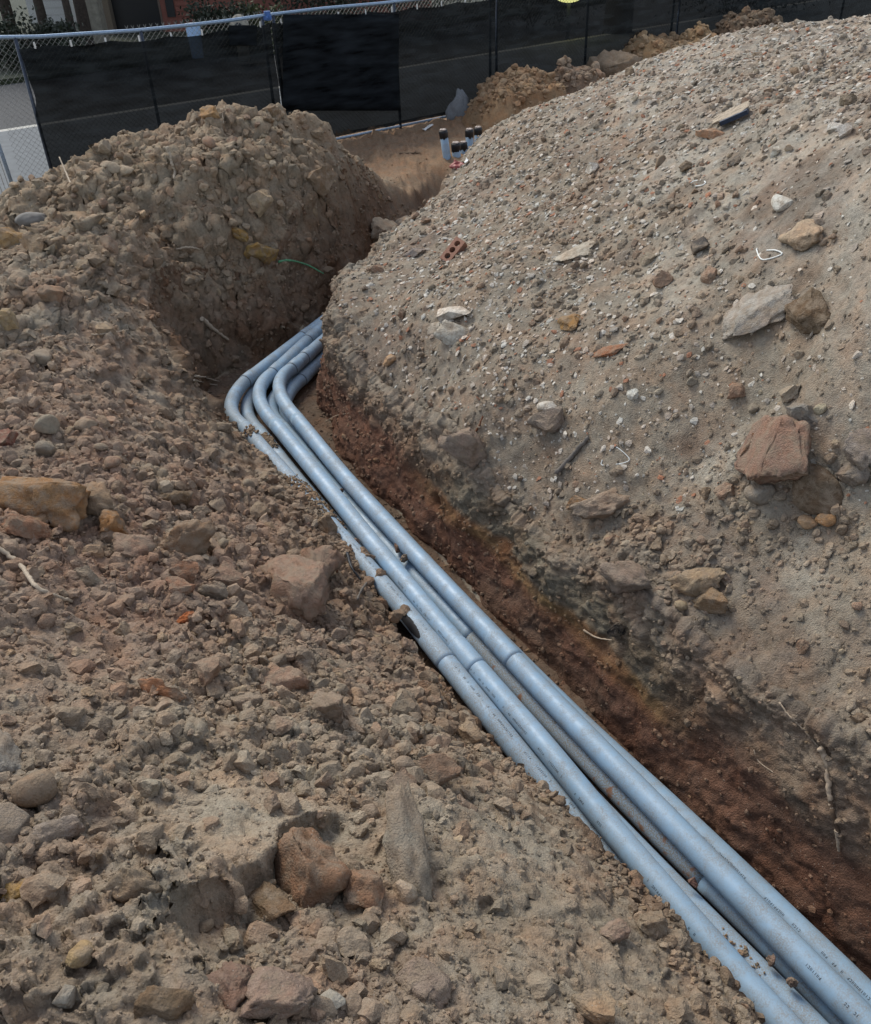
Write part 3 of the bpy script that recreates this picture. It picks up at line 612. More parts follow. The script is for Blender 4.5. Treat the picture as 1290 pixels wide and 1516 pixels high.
H = [
 ('clod','clod','large orange brown clod with a flat broken face, on the far left bank',90,738,62,6,.62,.55,(.25,.14,.075),'clod',3),
 ('clod','clod','tan block joined behind the right end of the large orange clod',152,742,26,12,.8,.7,TAN,'clod',5),
 ('clod','clod','big rounded pinkish clod with grey crust close to the pipes',452,892,58,22,.80,.62,(.25,.165,.13),'clod',8),
 ('clod','clod','knobbly reddish clod resting on top of the big rounded pinkish one',470,850,34,12,.8,.6,PINK,'clod',9),
 ('clod','clod','angular brown clod standing upright in the middle of the left bank',282,806,32,-20,.8,.8,(.22,.14,.095),'clod',11),
 ('clod','clod','flat pale pink clod left of the big rounded clod',340,860,34,10,.75,.5,PINK,'clod',13),
 ('clod','clod','dark brown lump above the hollow in the left bank',262,740,26,8,.7,.6,BRN,'clod',14),
 ('clod','clod','orange tan clod right of the round grey cobble on the left bank',158,782,22,10,.8,.7,ORG,'clod',15),
 ('stone','stone','round grey cobble just below the large orange clod',104,773,17,2,.85,.8,(.19,.165,.14),'stone',16),
 ('clod','clod','wide reddish clod at the left picture edge below the large orange one',30,790,36,6,.6,.5,RED,'clod',17),
 ('clod','clod','pinkish brown clod with knobs, left of centre on the bank',195,815,30,8,.7,.6,PINK,'clod',18),
 ('clod','clod','small brown clod stacked under the angular upright clod',270,850,22,6,.8,.7,RED,'clod',19),
 ('clod','clod','reddish clod below the stacked small brown clod',265,872,20,4,.8,.7,(.24,.13,.09),'clod',20),
 ('clod','clod','grey lumpy clod with a flat top, above the orange red chip',318,880,24,6,.7,.6,GREY,'clod',21),
 ('clod','clod','pale grey clod right of the flat top lumpy clod',352,905,21,6,.8,.6,(.29,.255,.205),'clod',22),
 ('brick_fragment','brick','small orange red brick chip in the middle of the left bank',273,916,11,-6,.7,.6,(.36,.13,.06),'clod',23),
 ('brick_fragment','brick','flat orange brick chip in the rubble, upper one of two',221,1018,18,4,.6,.4,(.34,.17,.10),'clod',24),
 ('brick_fragment','brick','flat orange brick chip in the rubble, lower one of two',258,1028,22,8,.6,.4,(.34,.17,.10),'clod',25),
 ('clod','clod','grey clod in the rubble just above the pale crust',360,1042,30,-6,.7,.5,GREY,'clod',26),
 ('clod','clod','pinkish knobbly clod right of centre on the near left bank',415,1012,34,10,.8,.6,PINK,'clod',27),
 ('clod','clod','wide pale brown clod near the trench edge, above the brown wedge clod',500,1050,34,8,.7,.5,(.26,.20,.15),'clod',28),
 ('clod','clod','brown wedge shaped clod leaning near the trench edge',640,1142,36,14,.75,.5,(.21,.135,.10),'clod',29),
 ('stone','stone','small grey stone stuck between the wedge clod and the long stone',598,1136,14,2,.85,.8,GREY,'stone',30),
 ('stone','stone','long upright grey stone in the foreground, thick as a loaf',606,1262,19,90,.36,.40,(.27,.235,.185),'clod',31),
 ('stone','stone','small grey stone left of the top of the long stone',553,1207,14,4,.85,.8,GREY,'stone',32),
 ('clod','clod','brown clod with a rust red face under the pale crust ledge',476,1292,50,16,.85,.7,(.215,.125,.085),'clod',34),
 ('clod','clod','smaller reddish clod between the rust faced clod and the long stone',556,1322,30,-12,.8,.7,(.22,.13,.09),'clod',35),
 ('clod','clod','flat brown slab of soil in the hollow under the crust',408,1345,26,14,.7,.4,BRN,'slab',36),
 ('stone','stone','pinkish grey stone left of the pale crust in the foreground',90,1233,42,-14,.55,.45,(.27,.22,.18),'clod',37),
 ('stone','stone','large rounded grey stone cut off by the left picture edge',12,1232,34,14,.9,.7,(.23,.20,.165),'stone',38),
 ('clod','clod','brown oval clod low on the foreground slope',200,1320,40,8,.55,.45,(.24,.175,.13),'clod',39),
 ('stone','stone','purple red stone standing near the bottom edge of the picture',342,1474,20,32,.75,.8,(.20,.125,.10),'clod',40),
 ('clod','clod','large pinkish clod cut off by the bottom edge, right of the purple stone',408,1496,46,12,.9,.7,(.26,.18,.15),'clod',41),
 ('clod','clod','broad flat brown clod near the bottom edge, left of the purple stone',232,1482,46,4,.65,.4,BRN,'slab',42),
 ('clod','clod','reddish grey clod standing right of the gravel patch at the bottom',640,1452,28,28,.8,.7,(.25,.18,.15),'clod',43),
 ('stone','stone','pale grey flat stone near the bottom edge, in the gravel patch',490,1486,24,-4,.65,.5,(.34,.31,.26),'chip',44),
 ('stone','stone','small egg shaped tan pebble in the lower left foreground',112,1422,14,-12,.8,.8,(.33,.25,.14),'stone',45),
 ('stone','stone','pale triangular stone in the lower left corner area',98,1478,20,-14,.8,.5,(.32,.29,.24),'chip',46),
 ('clod','clod','yellow orange lump in the lower left, at the picture edge',24,1325,28,-10,.7,.5,(.33,.20,.08),'clod',47),
 ('stone','stone','grey angular stone at the left edge above the two big foreground stones',6,1135,18,26,.8,.6,(.24,.22,.19),'clod',48),
 ('clod','clod','orange tan boulder at the skyline end of the bank, beside the grey bag',22,356,22,2,.65,.6,(.30,.19,.10),'clod',49),
 ('clod','clod','tan boulder right of the skyline orange boulder',55,356,18,-2,.6,.6,(.27,.20,.13),'clod',50),
 ('clod','clod','square tan stone embedded in the far mound face',388,304,19,-6,.85,.7,(.33,.26,.17),'clod',51),
 ('clod','clod','ochre yellow lump low on the far mound face',385,375,17,10,.6,.6,OCH,'clod',52),
 ('clod','clod','ochre lump above the other ochre one on the far mound face',352,347,13,10,.7,.6,OCH,'clod',53),
 ('stone','stone','flat pale stone on the far mound, left of the pair',164,250,13,5,.5,.4,(.32,.27,.20),'stone',54),
 ('stone','stone','flat pale stone on the far mound, right of the pair',190,256,13,0,.45,.4,(.32,.27,.20),'stone',55),
 ('clod','clod','brown knob at the very top of the far mound',405,166,9,-8,.8,.8,TAN,'clod',56),
 ('clod','clod','orange red clod near the left skyline of the far mound',318,170,12,3,.6,.7,(.28,.17,.09),'clod',57),
 ('clod','clod','dark brown block in the hollow of the far mound shoulder',470,272,18,-6,.8,.6,BRN,'clod',58),
 ('clod','clod','reddish tan clod on the left slope facing the camera',75,440,26,-2,.6,.5,(.28,.18,.13),'clod',59),
 ('stone','stone','tan block at the left picture edge on the middle slope',14,478,16,14,.8,.6,(.28,.20,.12),'clod',60),
 ('stone','stone','pale round stone on the middle slope of the left bank',62,533,15,0,.6,.6,(.31,.26,.20),'stone',61),
 ('stone','stone','grey cobble above the smaller grey cobble on the left bank',68,632,15,-8,.85,.8,(.25,.22,.17),'stone',62),
 ('stone','stone','lower grey cobble of a pair on the left bank',70,668,17,2,.75,.7,(.22,.19,.15),'stone',63),
 ('stone','stone','dark red flat stone at the left picture edge',12,655,20,6,.7,.4,(.20,.09,.07),'clod',64),
 ('stone','stone','long pale flat stone wedged in the narrow end of the trench',556,342,28,-9,.45,.4,(.30,.25,.19),'clod',65),
 ('stone','stone','small dark flat stone leaning behind the long pale one in the trench',590,333,14,-10,.5,.4,(.22,.19,.16),'clod',66),
 ('stone','stone','flat grey slab with a dark shadow, left of the holed brick',613,376,17,-5,.6,.35,(.22,.19,.17),'clod',67),
 ('mortar_lump','mortar','pale broken mortar shard on the heap above the crumbled patch',670,464,27,-3,.35,.25,WHT,'chip',68),
 ('mortar_lump','mortar','crumbled whitish mortar patch in the middle of the heap',680,494,32,10,.55,.14,(.44,.42,.36),'slab',69),
 ('mortar_lump','mortar','small grey white mortar crumb left of the crumbled patch',648,484,16,-5,.5,.2,(.42,.39,.33),'slab',70),
 ('mortar_lump','mortar','whitish flaky rubble patch on the heap above right of the brick',855,376,34,-10,.45,.12,(.42,.38,.31),'slab',71),
 ('stone','stone','big pale grey slab with chalky face sunk into the heap',1118,470,56,-30,.62,.26,(.33,.30,.26),'clod',72),
 ('clod','clod','dark brown hollow clod behind the right end of the big chalky slab',1200,470,30,14,.7,.35,(.12,.085,.06),'clod',73),
 ('stone','stone','pale stone with an orange underside on the upper right heap',1200,352,28,12,.55,.4,(.38,.28,.21),'clod',74),
 ('brick_fragment','brick','worn orange brick piece below the dark edged board',1048,201,24,2,.4,.3,(.36,.19,.12),'clod',75),
 ('stone','stone','white stone, largest of a cluster near the right picture edge',1252,199,12,-3,.8,.8,(.62,.60,.55),'chip',76),
 ('stone','stone','white stone left of the largest in the cluster at the right edge',1238,192,9,6,.7,.6,(.55,.53,.48),'chip',77),
 ('stone','stone','white angular chip alone on the brown patch of the upper heap',1166,302,13,6,.7,.5,(.58,.56,.50),'chip',78),
 ('stone','stone','white pebble above the brown patch, on the upper heap',1151,228,8,-2,.8,.7,(.60,.58,.50),'chip',79),
 ('stone','stone','pale speckled stone right of centre, high on the heap',880,252,8,3,.8,.7,(.50,.50,.46),'chip',80),
 ('stone','stone','white flat chip lying on the triangular grey stone',812,603,14,1,.45,.3,(.50,.48,.43),'stone',81),
 ('stone','stone','triangular grey stone under a white flat chip on the heap',818,628,20,8,.85,.7,(.21,.175,.145),'clod',82),
 ('stone','stone','orange and white stone on the left flank of the heap',581,536,11,-2,.8,.7,(.42,.25,.15),'clod',83),
 ('stone','stone','whitish star shaped chip on the middle of the heap',936,585,9,2,.9,.5,(.52,.50,.44),'chip',84),
 ('brick_fragment','brick','crushed red brick streak on the middle of the heap',905,520,26,-10,.4,.15,(.28,.12,.07),'slab',85),
 ('stone','stone','rust orange lump on the heap above the crushed brick',848,480,13,3,.8,.5,(.28,.16,.07),'clod',86),
 ('clod','clod','large purplish red crusted lump on the lower right heap',1160,672,46,-22,.72,.5,(.24,.15,.12),'clod',87),
 ('clod','clod','rusty clod joined to the upper left of the purplish lump',1128,658,20,-18,.8,.6,(.20,.10,.065),'clod',88),
 ('stone','stone','dark brown smooth faced block right of the purplish lump',1208,724,34,24,.75,.4,(.12,.085,.062),'stone',89),
 ('stone','stone','smooth oval grey pebble left of the dark brown block',1134,732,21,1,.6,.6,(.23,.21,.18),'stone',90),
 ('clod','clod','pinkish round clod left of the oval grey pebble',1078,727,15,0,.85,.7,PINK,'clod',91),
 ('stone','stone','orange pebble, right one of two below the dark brown block',1225,770,14,-2,.75,.7,(.38,.22,.12),'stone',92),
 ('stone','stone','orange pebble, left one of two below the dark brown block',1198,774,13,2,.75,.7,(.34,.21,.13),'stone',93),
 ('stone','stone','grey block at the top of the pebble run on the right heap',1173,586,17,-6,.75,.6,(.29,.255,.20),'clod',94),
 ('stone','stone','grey block just below the top one in the pebble run',1190,614,18,8,.8,.6,(.21,.19,.165),'clod',95),
 ('stone','stone','pale tan pebble right of the two grey blocks',1216,607,9,-4,.75,.7,(.38,.32,.22),'stone',96),
 ('clod','clod','big grey crusted clod at the right picture edge by the pebbles',1278,660,28,16,.85,.6,(.24,.20,.17),'clod',97),
 ('clod','clod','grey clod under the crusted one at the right picture edge',1272,700,20,16,.8,.6,(.22,.185,.155),'clod',98),
 ('clod','clod','wide orange tan clod sitting on the trench edge of the heap',1038,862,44,-4,.55,.5,(.28,.20,.14),'clod',99),
 ('clod','clod','cracked pale clod with an orange broken face on the trench edge',892,745,44,-10,.45,.4,(.29,.225,.17),'clod',100),
 ('clod','clod','orange broken face piece left of the cracked pale clod',862,747,18,0,.5,.5,(.30,.15,.07),'clod',101),
 ('clod','clod','brown clod tucked under the wide orange tan clod',1060,895,24,6,.6,.6,(.22,.15,.10),'clod',102),
 ('stone','stone','round buff pebble just below the wide orange tan clod',1011,896,8,2,.85,.8,(.33,.25,.16),'stone',103),
 ('clod','clod','grey crusty lump overhanging the trench left of the orange tan clod',940,855,38,18,.7,.5,(.22,.175,.14),'clod',104),
 ('clod','clod','grey crusty lump at the top of the trench wall above the burrow hole',690,660,34,16,.7,.5,(.25,.20,.16),'clod',105),
 ('stone','stone','pale brown stone low in the foreground beside the trench',745,1197,14,4,.8,.7,(.30,.25,.19),'clod',106),
 ('stone','stone','black glossy lump on the edge of the red clay wall',916,926,9,-6,.7,.7,(.012,.012,.014),'clod',108),
 ('stone','stone','small black lump in the olive band of the trench wall',792,851,5,3,.8,.7,(.014,.014,.015),'clod',109),
 ('stone','stone','dark charcoal lump in the upper middle of the heap',1040,366,10,8,.8,.5,(.075,.07,.065),'clod',110),
 ('stone','stone','dark grey crumbled lump left of the white wire loop, high on the heap',1092,240,12,-4,.5,.4,(.09,.085,.08),'clod',111),
 ('clod','clod','pale knobby clod on the smooth bank near the bottom right',905,1385,26,-6,.7,.5,(.27,.20,.155),'clod',107),
]
for i, (nm, cat, lab, px, py, ax, ay, ra, th, col, kd, sd_) in enumerate(H):
    hero(nm, cat, lab, px, py, ax, ay, ra, th, col, kd, sd_, sink=.27 if kd != 'slab' else .25, sub=4 if math.hypot(ax, ay) > 24 else 3)
# clods that rolled onto the pipes
def on_pipe(lab, px, py, z, r, col, seed):
    p = at_z(px, py, z+PR+r*.75); o = bpy.data.objects.new('clod', rock_mesh(3, seed, 'clod')); COL.objects.link(o); o.location = p
    o.scale = (r, r*.9, r*.85); o.rotation_euler = (seed, seed*2.1, seed*.7); o.color = (*col, 1); tag(o, lab, 'clod')
for a in [('brown crumbly clod lying across the two left pipes, largest on the pipes',485,772,.0,.085,(.22,.155,.10),3),
          ('reddish clod against the leftmost pipe, left of the largest one on the pipes',450,783,-.02,.062,(.19,.12,.09),5),
          ('dark round clod, highest of the short row on the second pipe',527,802,-.08,.045,(.17,.11,.085),8),
          ('brown clod in the middle of the short row on the second pipe',537,822,-.08,.058,(.23,.165,.115),9),
          ('brown clod at the lower end of the short row on the second pipe',548,825,-.06,.042,(.20,.14,.10),11),
          ('round tan clod resting between the two left pipes by a twig',562,853,-.06,.050,(.25,.175,.12),13),
          ('round brown clod on the leftmost pipe just above its slot',587,910,.0,.052,(.26,.18,.12),14),
          ('round brown clod touching the one above the slot, on its right',602,904,-.05,.046,(.22,.155,.11),15),
          ('small dark clod wedged beside the upper right pipe, upper of a pair',588,812,-.10,.034,(.15,.10,.075),17),
          ('small brown clod wedged beside the upper right pipe, lower of a pair',600,826,-.10,.036,(.20,.15,.11),18),
          ('tiny dark clod between the pipes nearest the elbows',506,726,-.09,.024,(.12,.08,.06),19),
          ('reddish crumb between the two left pipes, far part of the trench',459,743,-.06,.024,(.20,.11,.09),20),
          ('reddish crumb caught between the pipes at the end of the mud coat',1026,1305,-.09,.026,(.19,.11,.085),21),
          ('brown crumb caught between the near pipes, middle one of three',1143,1420,-.09,.028,(.20,.14,.11),22),
          ('brown crumb caught between the near pipes, lowest of three',1172,1452,-.09,.028,(.23,.16,.12),23)]: on_pipe(*a)

# ------------------------------------------------------------------ scattered clods
px_ = (V-CAMP); Zc = px_@FW; ux = 645+F_PX*(px_@RT)/np.maximum(Zc, .01); uy = 758-F_PX*(px_@UP)/np.maximum(Zc, .01)
inview = (Zc > .8) & (ux > -160) & (ux < 1450) & (uy > -80) & (uy < 1640) & (gy < 16.0)
facing = (NN*(-px_/np.linalg.norm(px_, axis=1)[:, None])).sum(1)
face_ok = facing > .02
dist = np.linalg.norm(px_, axis=1)
patch2 = sstep(-.2, .25, fbm(V, 1.7, 3, 201)); patch3 = sstep(-.15, .3, fbm(V, .8, 3, 207))
# the rubble belts of the left bank (photo description of where the clods are dense)
def blob(cx, cy, rx, ry): return np.exp(-(((ux-cx)/rx)**2+((uy-cy)/ry)**2))
left_rubble = gleft*np.clip(.14+.8*blob(150, 780, 330, 160)+.9*blob(520, 1080, 240, 110)+.8*blob(450, 960, 180, 120)+.9*blob(520, 1450, 200, 90)+.25*blob(60, 1250, 200, 160)+.7*blob(130, 480, 220, 140)+1.0*blob(330, 260, 240, 90)+.7*blob(400, 420, 160, 70)+.3*patch2, 0, 2.4)
smooth_spot = blob(850, 1370, 130, 120)+.9*blob(370, 1230, 90, 100)+.5*blob(120, 1400, 130, 70)+.6*blob(230, 1230, 130, 110)+blob(430, 640, 110, 90)*.4+.8*blob(200, 545, 90, 60)
left_rubble = left_rubble*np.clip(1-.85*smooth_spot, .08, 1)
right_rubble = (1-gleft)*np.clip(.22+.9*blob(1180, 740, 150, 90)+.7*blob(950, 830, 180, 60)+.35*patch2+.25*blob(1200, 130, 250, 90), 0, 1.2)
right_rubble *= np.clip(1-.7*blob(1200, 330, 120, 130)-.7*blob(1180, 1000, 150, 70)-.6*blob(960, 640, 80, 40), .1, 1)
offtrench = (gsd > gwd*.55)|((gy > 7.2) & (gx < -1.0) & (gsd > .08))
# individual clods
def place_individuals(n, weight, rmin, rmax, expo, seen, minpx):
    g = np.random.default_rng(5+n); ok = inview & face_ok & (ux > 0) & (ux < 1290) & (uy > 0) & (uy < 1516)
    wgt = np.where(ok, weight*dist**.2, 0); wgt = wgt/wgt.sum(); pick = g.choice(len(V), size=n*14, p=wgt); out = []
    for i in pick:
        if len(out) >= n: break
        r = rmin*(rmax/rmin)**(g.random()**expo)
        if r/Zc[i]*F_PX < minpx: continue
        q = V[i]
        if any((q[0]-a[0])**2+(q[1]-a[1])**2 < (1.15*(r+a[3]))**2 for a in seen): continue
        seen.append((q[0], q[1], q[2], r)); out.append((i, r))
    return out
seen = []
for o in list(COL.objects):
    if o.get('category') in ('clod', 'stone', 'brick', 'mortar'): seen.append((*o.matrix_world.translation[:3], max(o.matrix_world.to_scale())*.75 if o.matrix_world.to_scale()[0] else .05))
off = (gsd > gwd*1.1).astype(float)
IND = [('left', place_individuals(215, left_rubble**1.5*off*(gy < 8), .022, .115, 1.7, seen, 6)),
       ('mound', place_individuals(60, gleft*offtrench*(gy > 8)*(gy < 12), .035, .085, 1.6, seen, 4)),
       ('right', place_individuals(60, right_rubble**1.5*off, .022, .07, 2.0, seen, 5))]
def tone(c_, g):
    k = g.random(); f = g.uniform(.88, 1.2)
    if k < .36: return 'reddish', np.array([.245, .165, .115])*f
    if k < .70: return 'grey brown', np.array([.26, .215, .155])*f
    if k < .92: return 'brown', np.array([.225, .170, .115])*f
    return 'tan', np.array([.29, .21, .13])*f
g_ = np.random.default_rng(77)
ANCH = [(90,738,'the large orange brown clod'),(452,892,'the big rounded pinkish clod'),(282,806,'the upright angular brown clod'),(606,1266,'the long upright grey stone'),
  (476,1292,'the rust faced clod under the crust'),(90,1233,'the pinkish grey foreground stone'),(342,1474,'the purple red stone'),(640,1142,'the wedge shaped clod'),(221,1018,'the two orange brick chips'),
  (75,440,'the reddish tan clod on the slope'),(68,650,'the pair of grey cobbles'),(62,533,'the pale round slope stone'),(250,235,'the forked stick on the mound'),(388,304,'the square tan mound stone'),(470,272,'the dark block in the mound'),
  (1160,672,'the purplish crusted lump'),(1118,470,'the big chalky slab'),(1038,862,'the orange tan clod on the edge'),(892,745,'the cracked pale clod'),(818,628,'the triangular grey stone'),(1225,770,'the two orange pebbles'),
  (673,377,'the holed brick'),(1252,199,'the white stone cluster'),(1088,178,'the weathered board'),(905,1385,'the knobby clod on the smooth bank'),(360,1042,'the grey clod above the crust'),(112,1422,'the egg shaped pebble'),(40,860,'the long pale stick'),(340,690,'the pipe elbows'),(415,1012,'the knobbly near bank clod'),(850,520,'the crushed red brick'),(1200,900,'the smooth lower heap')]
def near_label(i, size, tone_):
    d_ = [math.hypot(ux[i]-a[0], uy[i]-a[1]) for a in ANCH]; a = ANCH[int(np.argmin(d_))]; dx, dy = ux[i]-a[0], uy[i]-a[1]
    far_ = 'just ' if min(d_) < 75 else ''
    w_ = ('right of' if dx > 0 else 'left of') if abs(dx) > abs(dy) else ('below' if dy > 0 else 'above')
    return f'{size} {tone_} clod {far_}{w_} {a[2]}'
for reg, lst in IND:
    for i, r in lst:
        nmT, colr = tone(gcol[i], g_)
        if reg == 'left': colr = colr*.7+gcol[i]*.35
        kd = 'stone' if g_.random() < .15 else 'clod'
        o = bpy.data.objects.new('clod', rock_mesh(3 if r/Zc[i]*F_PX > 8 else 2, int(g_.integers(300, 318)), kd)); COL.objects.link(o)
        sc_ = np.array([1, g_.uniform(.65, 1), g_.uniform(.5, .85)])*r; o.scale = sc_
        q = Vector(NN[i]).to_track_quat('Z', 'Y') @ Quaternion((0, 0, 1), g_.uniform(0, 6.28)) @ Quaternion((1, 0, 0), g_.normal()*.3)
        o.rotation_mode = 'QUATERNION'; o.rotation_quaternion = q; o.location = V[i]+NN[i]*sc_[2]*.42; o.color = (*colr, 1)
        if reg == 'left': where = 'the near part of the left bank' if gy[i] < 2.6 else ('the middle of the left bank' if gy[i] < 4.6 else 'the far slope of the left bank'); 
        elif reg == 'mound': where = 'the face of the far mound'
        else: where = 'the big heap right of the trench'
        size = 'fist sized' if r < .05 else 'head sized'
        shp = 'rounded' if kd == 'stone' else ('flat' if sc_[2]/r < .62 else ('narrow' if sc_[1]/r < .78 else 'blocky'))
        tag(o, near_label(i, size+' '+shp, nmT), 'clod', f'loose {size} {shp} {nmT} clods on the spoil banks')
# small stuff: crumbs and gravel
def scatter(name, label, n, weight, rk, rmax, sub, kinds, expo, seed, colf, flat=1.0, smooth=False, sunk=.35, cat='gravel', aspect=(.6, 1.0)):
    g = np.random.default_rng(seed); wgt = np.where(inview & face_ok, weight, 0); wgt = wgt/wgt.sum()
    pick = g.choice(len(V), size=n, p=wgt)
    r = np.minimum(rk*dist[pick]*(1/np.maximum(g.random(n), 1e-3))**expo, rmax)
    base = [rock_shape(sub, 400+k, kinds) for k in range(8)]; var = g.integers(0, 8, n)
    a = g.uniform(0, 2*math.pi, n); nn = NN[pick]+g.normal(size=(n, 3))*.18; nn /= np.linalg.norm(nn, axis=1)[:, None]
    t = np.stack([np.cos(a), np.sin(a), np.zeros(n)], 1); t -= nn*(t*nn).sum(1)[:, None]; t /= np.linalg.norm(t, axis=1)[:, None]; b = np.cross(nn, t)
    sx = r; sy = r*g.uniform(*aspect, n); sz = r*g.uniform(.5, .9, n)*flat
    c0 = V[pick]+nn*(sz*(1-2*sunk))[:, None]+np.stack([g.normal(size=n), g.normal(size=n), np.zeros(n)], 1)*(dist[pick]*.0012)[:, None]
    cc = colf(pick, g)
    VV = []; FF = []; CC = []; offn = 0
    for k in range(8):
        bv, bf = base[k]; m = var == k; q = m.sum()
        if not q: continue
        P = c0[m][:, None]+t[m][:, None]*(bv[None, :, 0, None]*sx[m][:, None, None])+b[m][:, None]*(bv[None, :, 1, None]*sy[m][:, None, None])+nn[m][:, None]*(bv[None, :, 2, None]*sz[m][:, None, None])
        VV.append(P.reshape(-1, 3)); FF.append((bf[None]+np.arange(q)[:, None, None]*len(bv)+offn).reshape(-1, 3)); offn += q*len(bv)
        CC.append(np.repeat(cc[m], len(bv), axis=0))
    VV = np.vstack(VV); me = np_mesh(name, VV, np.vstack(FF), smooth); set_col(me, 'soil', np.vstack(CC))
    o = link(name, me, MAT['soil']); tag(o, label, cat, kind='stuff'); return o
def col_soil(pick, g):
    n = len(pick); k = g.random(n)[:, None]; v = np.where(k < .16, np.array([.25, .155, .10]), np.where(k < .34, np.array([.28, .232, .17]), np.where(k < .37, np.array([.34, .26, .15]), np.array([.235, .18, .125]))))
    return np.clip((gcol[pick]*.72+v*.34)*g.uniform(.85, 1.22, n)[:, None], .01, .8)
def col_chip(pick, g):
    k = g.random(len(pick))[:, None]; c_ = np.where(k < .5, np.array([.50, .47, .41]), np.array([.36, .32, .27])); c_ = np.where(k > .9, np.array([.32, .17, .11]), c_); return c_*g.uniform(.8, 1.15, len(pick))[:, None]
wl = left_rubble*offtrench*(gy < 11.5)
_sv = (V, NN, gcol, dist, inview, face_ok)
for (q_, n_, c_, k_), nm_, lb_, ct in (((WQ, WN, WC, WK), 'wall_crumbs', 'crumbs and small clods stuck in the right trench wall', 2800), ((LQ, LN, LC, LK), 'face_crumbs', 'crumbs and small clods stuck in the dark face above the elbows', 2500)):
    V, NN, gcol = q_, n_, c_; dist = np.linalg.norm(V-CAMP, axis=1); inview = np.ones(len(V), bool); face_ok = inview
    scatter(nm_, lb_, ct, (.25+k_**3)*(1+0*dist), .0017, .022, 1, 'clod', .42, 31+ct, col_soil, sunk=.45)
V, NN, gcol, dist, inview, face_ok = _sv; wr = right_rubble*offtrench
# loose crumbs along the lip of the left bank and spilled onto the pipes beside it
lipw = ((gsd > .0) & (gsd < gwd*1.25+.03) & (gx < centre_x(gy)) & (gy > .8) & (gy < 6.8)).astype(float)*sstep(-.5, .2, fbm(V, 3, 3, 501))
scatter('lip_crumbs', 'loose crumbs gathered along the lip of the left bank beside the pipes', 2600, lipw, .0020, .030, 2, 'clod', .45, 51, col_soil, sunk=.3)
_sv = (V, NN, gcol, dist, inview, face_ok)
pp = []; pn = []
for nm_, lo, hi in (('outer', -25, 75), ('low_left', -10, 40), ('low_left', -10, 40)):
    pth = crom(list(PATHS[nm_]), .01); T0, N0, B0_ = frames(pth); sg_ = 1 if N0[len(N0)//2][0] < 0 else -1; g = np.random.default_rng(len(pth))
    for _ in range(10):
        a_ = np.radians(g.uniform(lo, hi, len(pth))); d_ = N0*sg_*np.sin(a_)[:, None]+np.array([0, 0, 1.])*np.cos(a_)[:, None]; d_ /= np.linalg.norm(d_, axis=1)[:, None]
        pp.append(pth+d_*PR); pn.append(d_)
V = np.vstack(pp); NN = np.vstack(pn); gcol = np.tile([.25, .185, .125], (len(V), 1)); dist = np.linalg.norm(V-CAMP, axis=1); inview = np.ones(len(V), bool); face_ok = inview
wp_ = sstep(.05, .30, fbm(V*np.array([1, 1, .3]), 2.6, 3, 511))*(V[:, 1] > 1.2)*(V[:, 1] < 6.4)*(.15+sstep(3.0, 3.6, V[:, 1]))
scatter('pipe_crumbs', 'soil crumbs spilled on top of the left pipes', 1500, wp_, .0013, .016, 2, 'clod', .45, 52, col_soil, sunk=.15)
V, NN, gcol, dist, inview, face_ok = _sv
bed = np.where((gsd < .05) & (gsd > -.15), .5, 0)+np.where((gsd < 0) & (gy > 5), .8, 0)+np.where((gsd >= .05) & (gsd < gwd), .12, 0)
scatter('soil_crumbs', 'small brown soil crumbs strewn over the left bank and far mound', 24000, (wl+.30*gleft*offtrench)+bed*.5, .0015, .018, 1, 'clod', .40, 1, col_soil, sunk=.45)
scatter('clod_rubble', 'broken lumpy soil rubble covering the left bank in belts', 4600, wl**1.2, .0040, .055, 2, 'clod', .50, 2, col_soil, sunk=.5)
scatter('heap_crumbs', 'small grey brown soil crumbs covering the right heap', 11000, wr+.15*(1-gleft)*offtrench, .0016, .016, 1, 'clod', .40, 3, col_soil, flat=.8, sunk=.45)
scatter('heap_rubble', 'grey brown clods and pebbles on the right heap near its edge', 1500, wr**1.5, .0042, .032, 2, 'clod', .38, 4, col_soil)
chipw = (1-gleft)*offtrench*(.30+.9*blob(1150, 120, 260, 90)+.5*blob(800, 330, 220, 120)+.35*blob(700, 480, 160, 80)+.2*patch3)*np.clip(1-.8*blob(1200, 320, 110, 120), .1, 1)*(uy < 760)
scatter('pale_stone_chips', 'pale stone and mortar chips sprinkled over the upper right heap', 11000, chipw, .0012, .026, 1, 'chip', .48, 6, col_chip, flat=.5, sunk=.35)
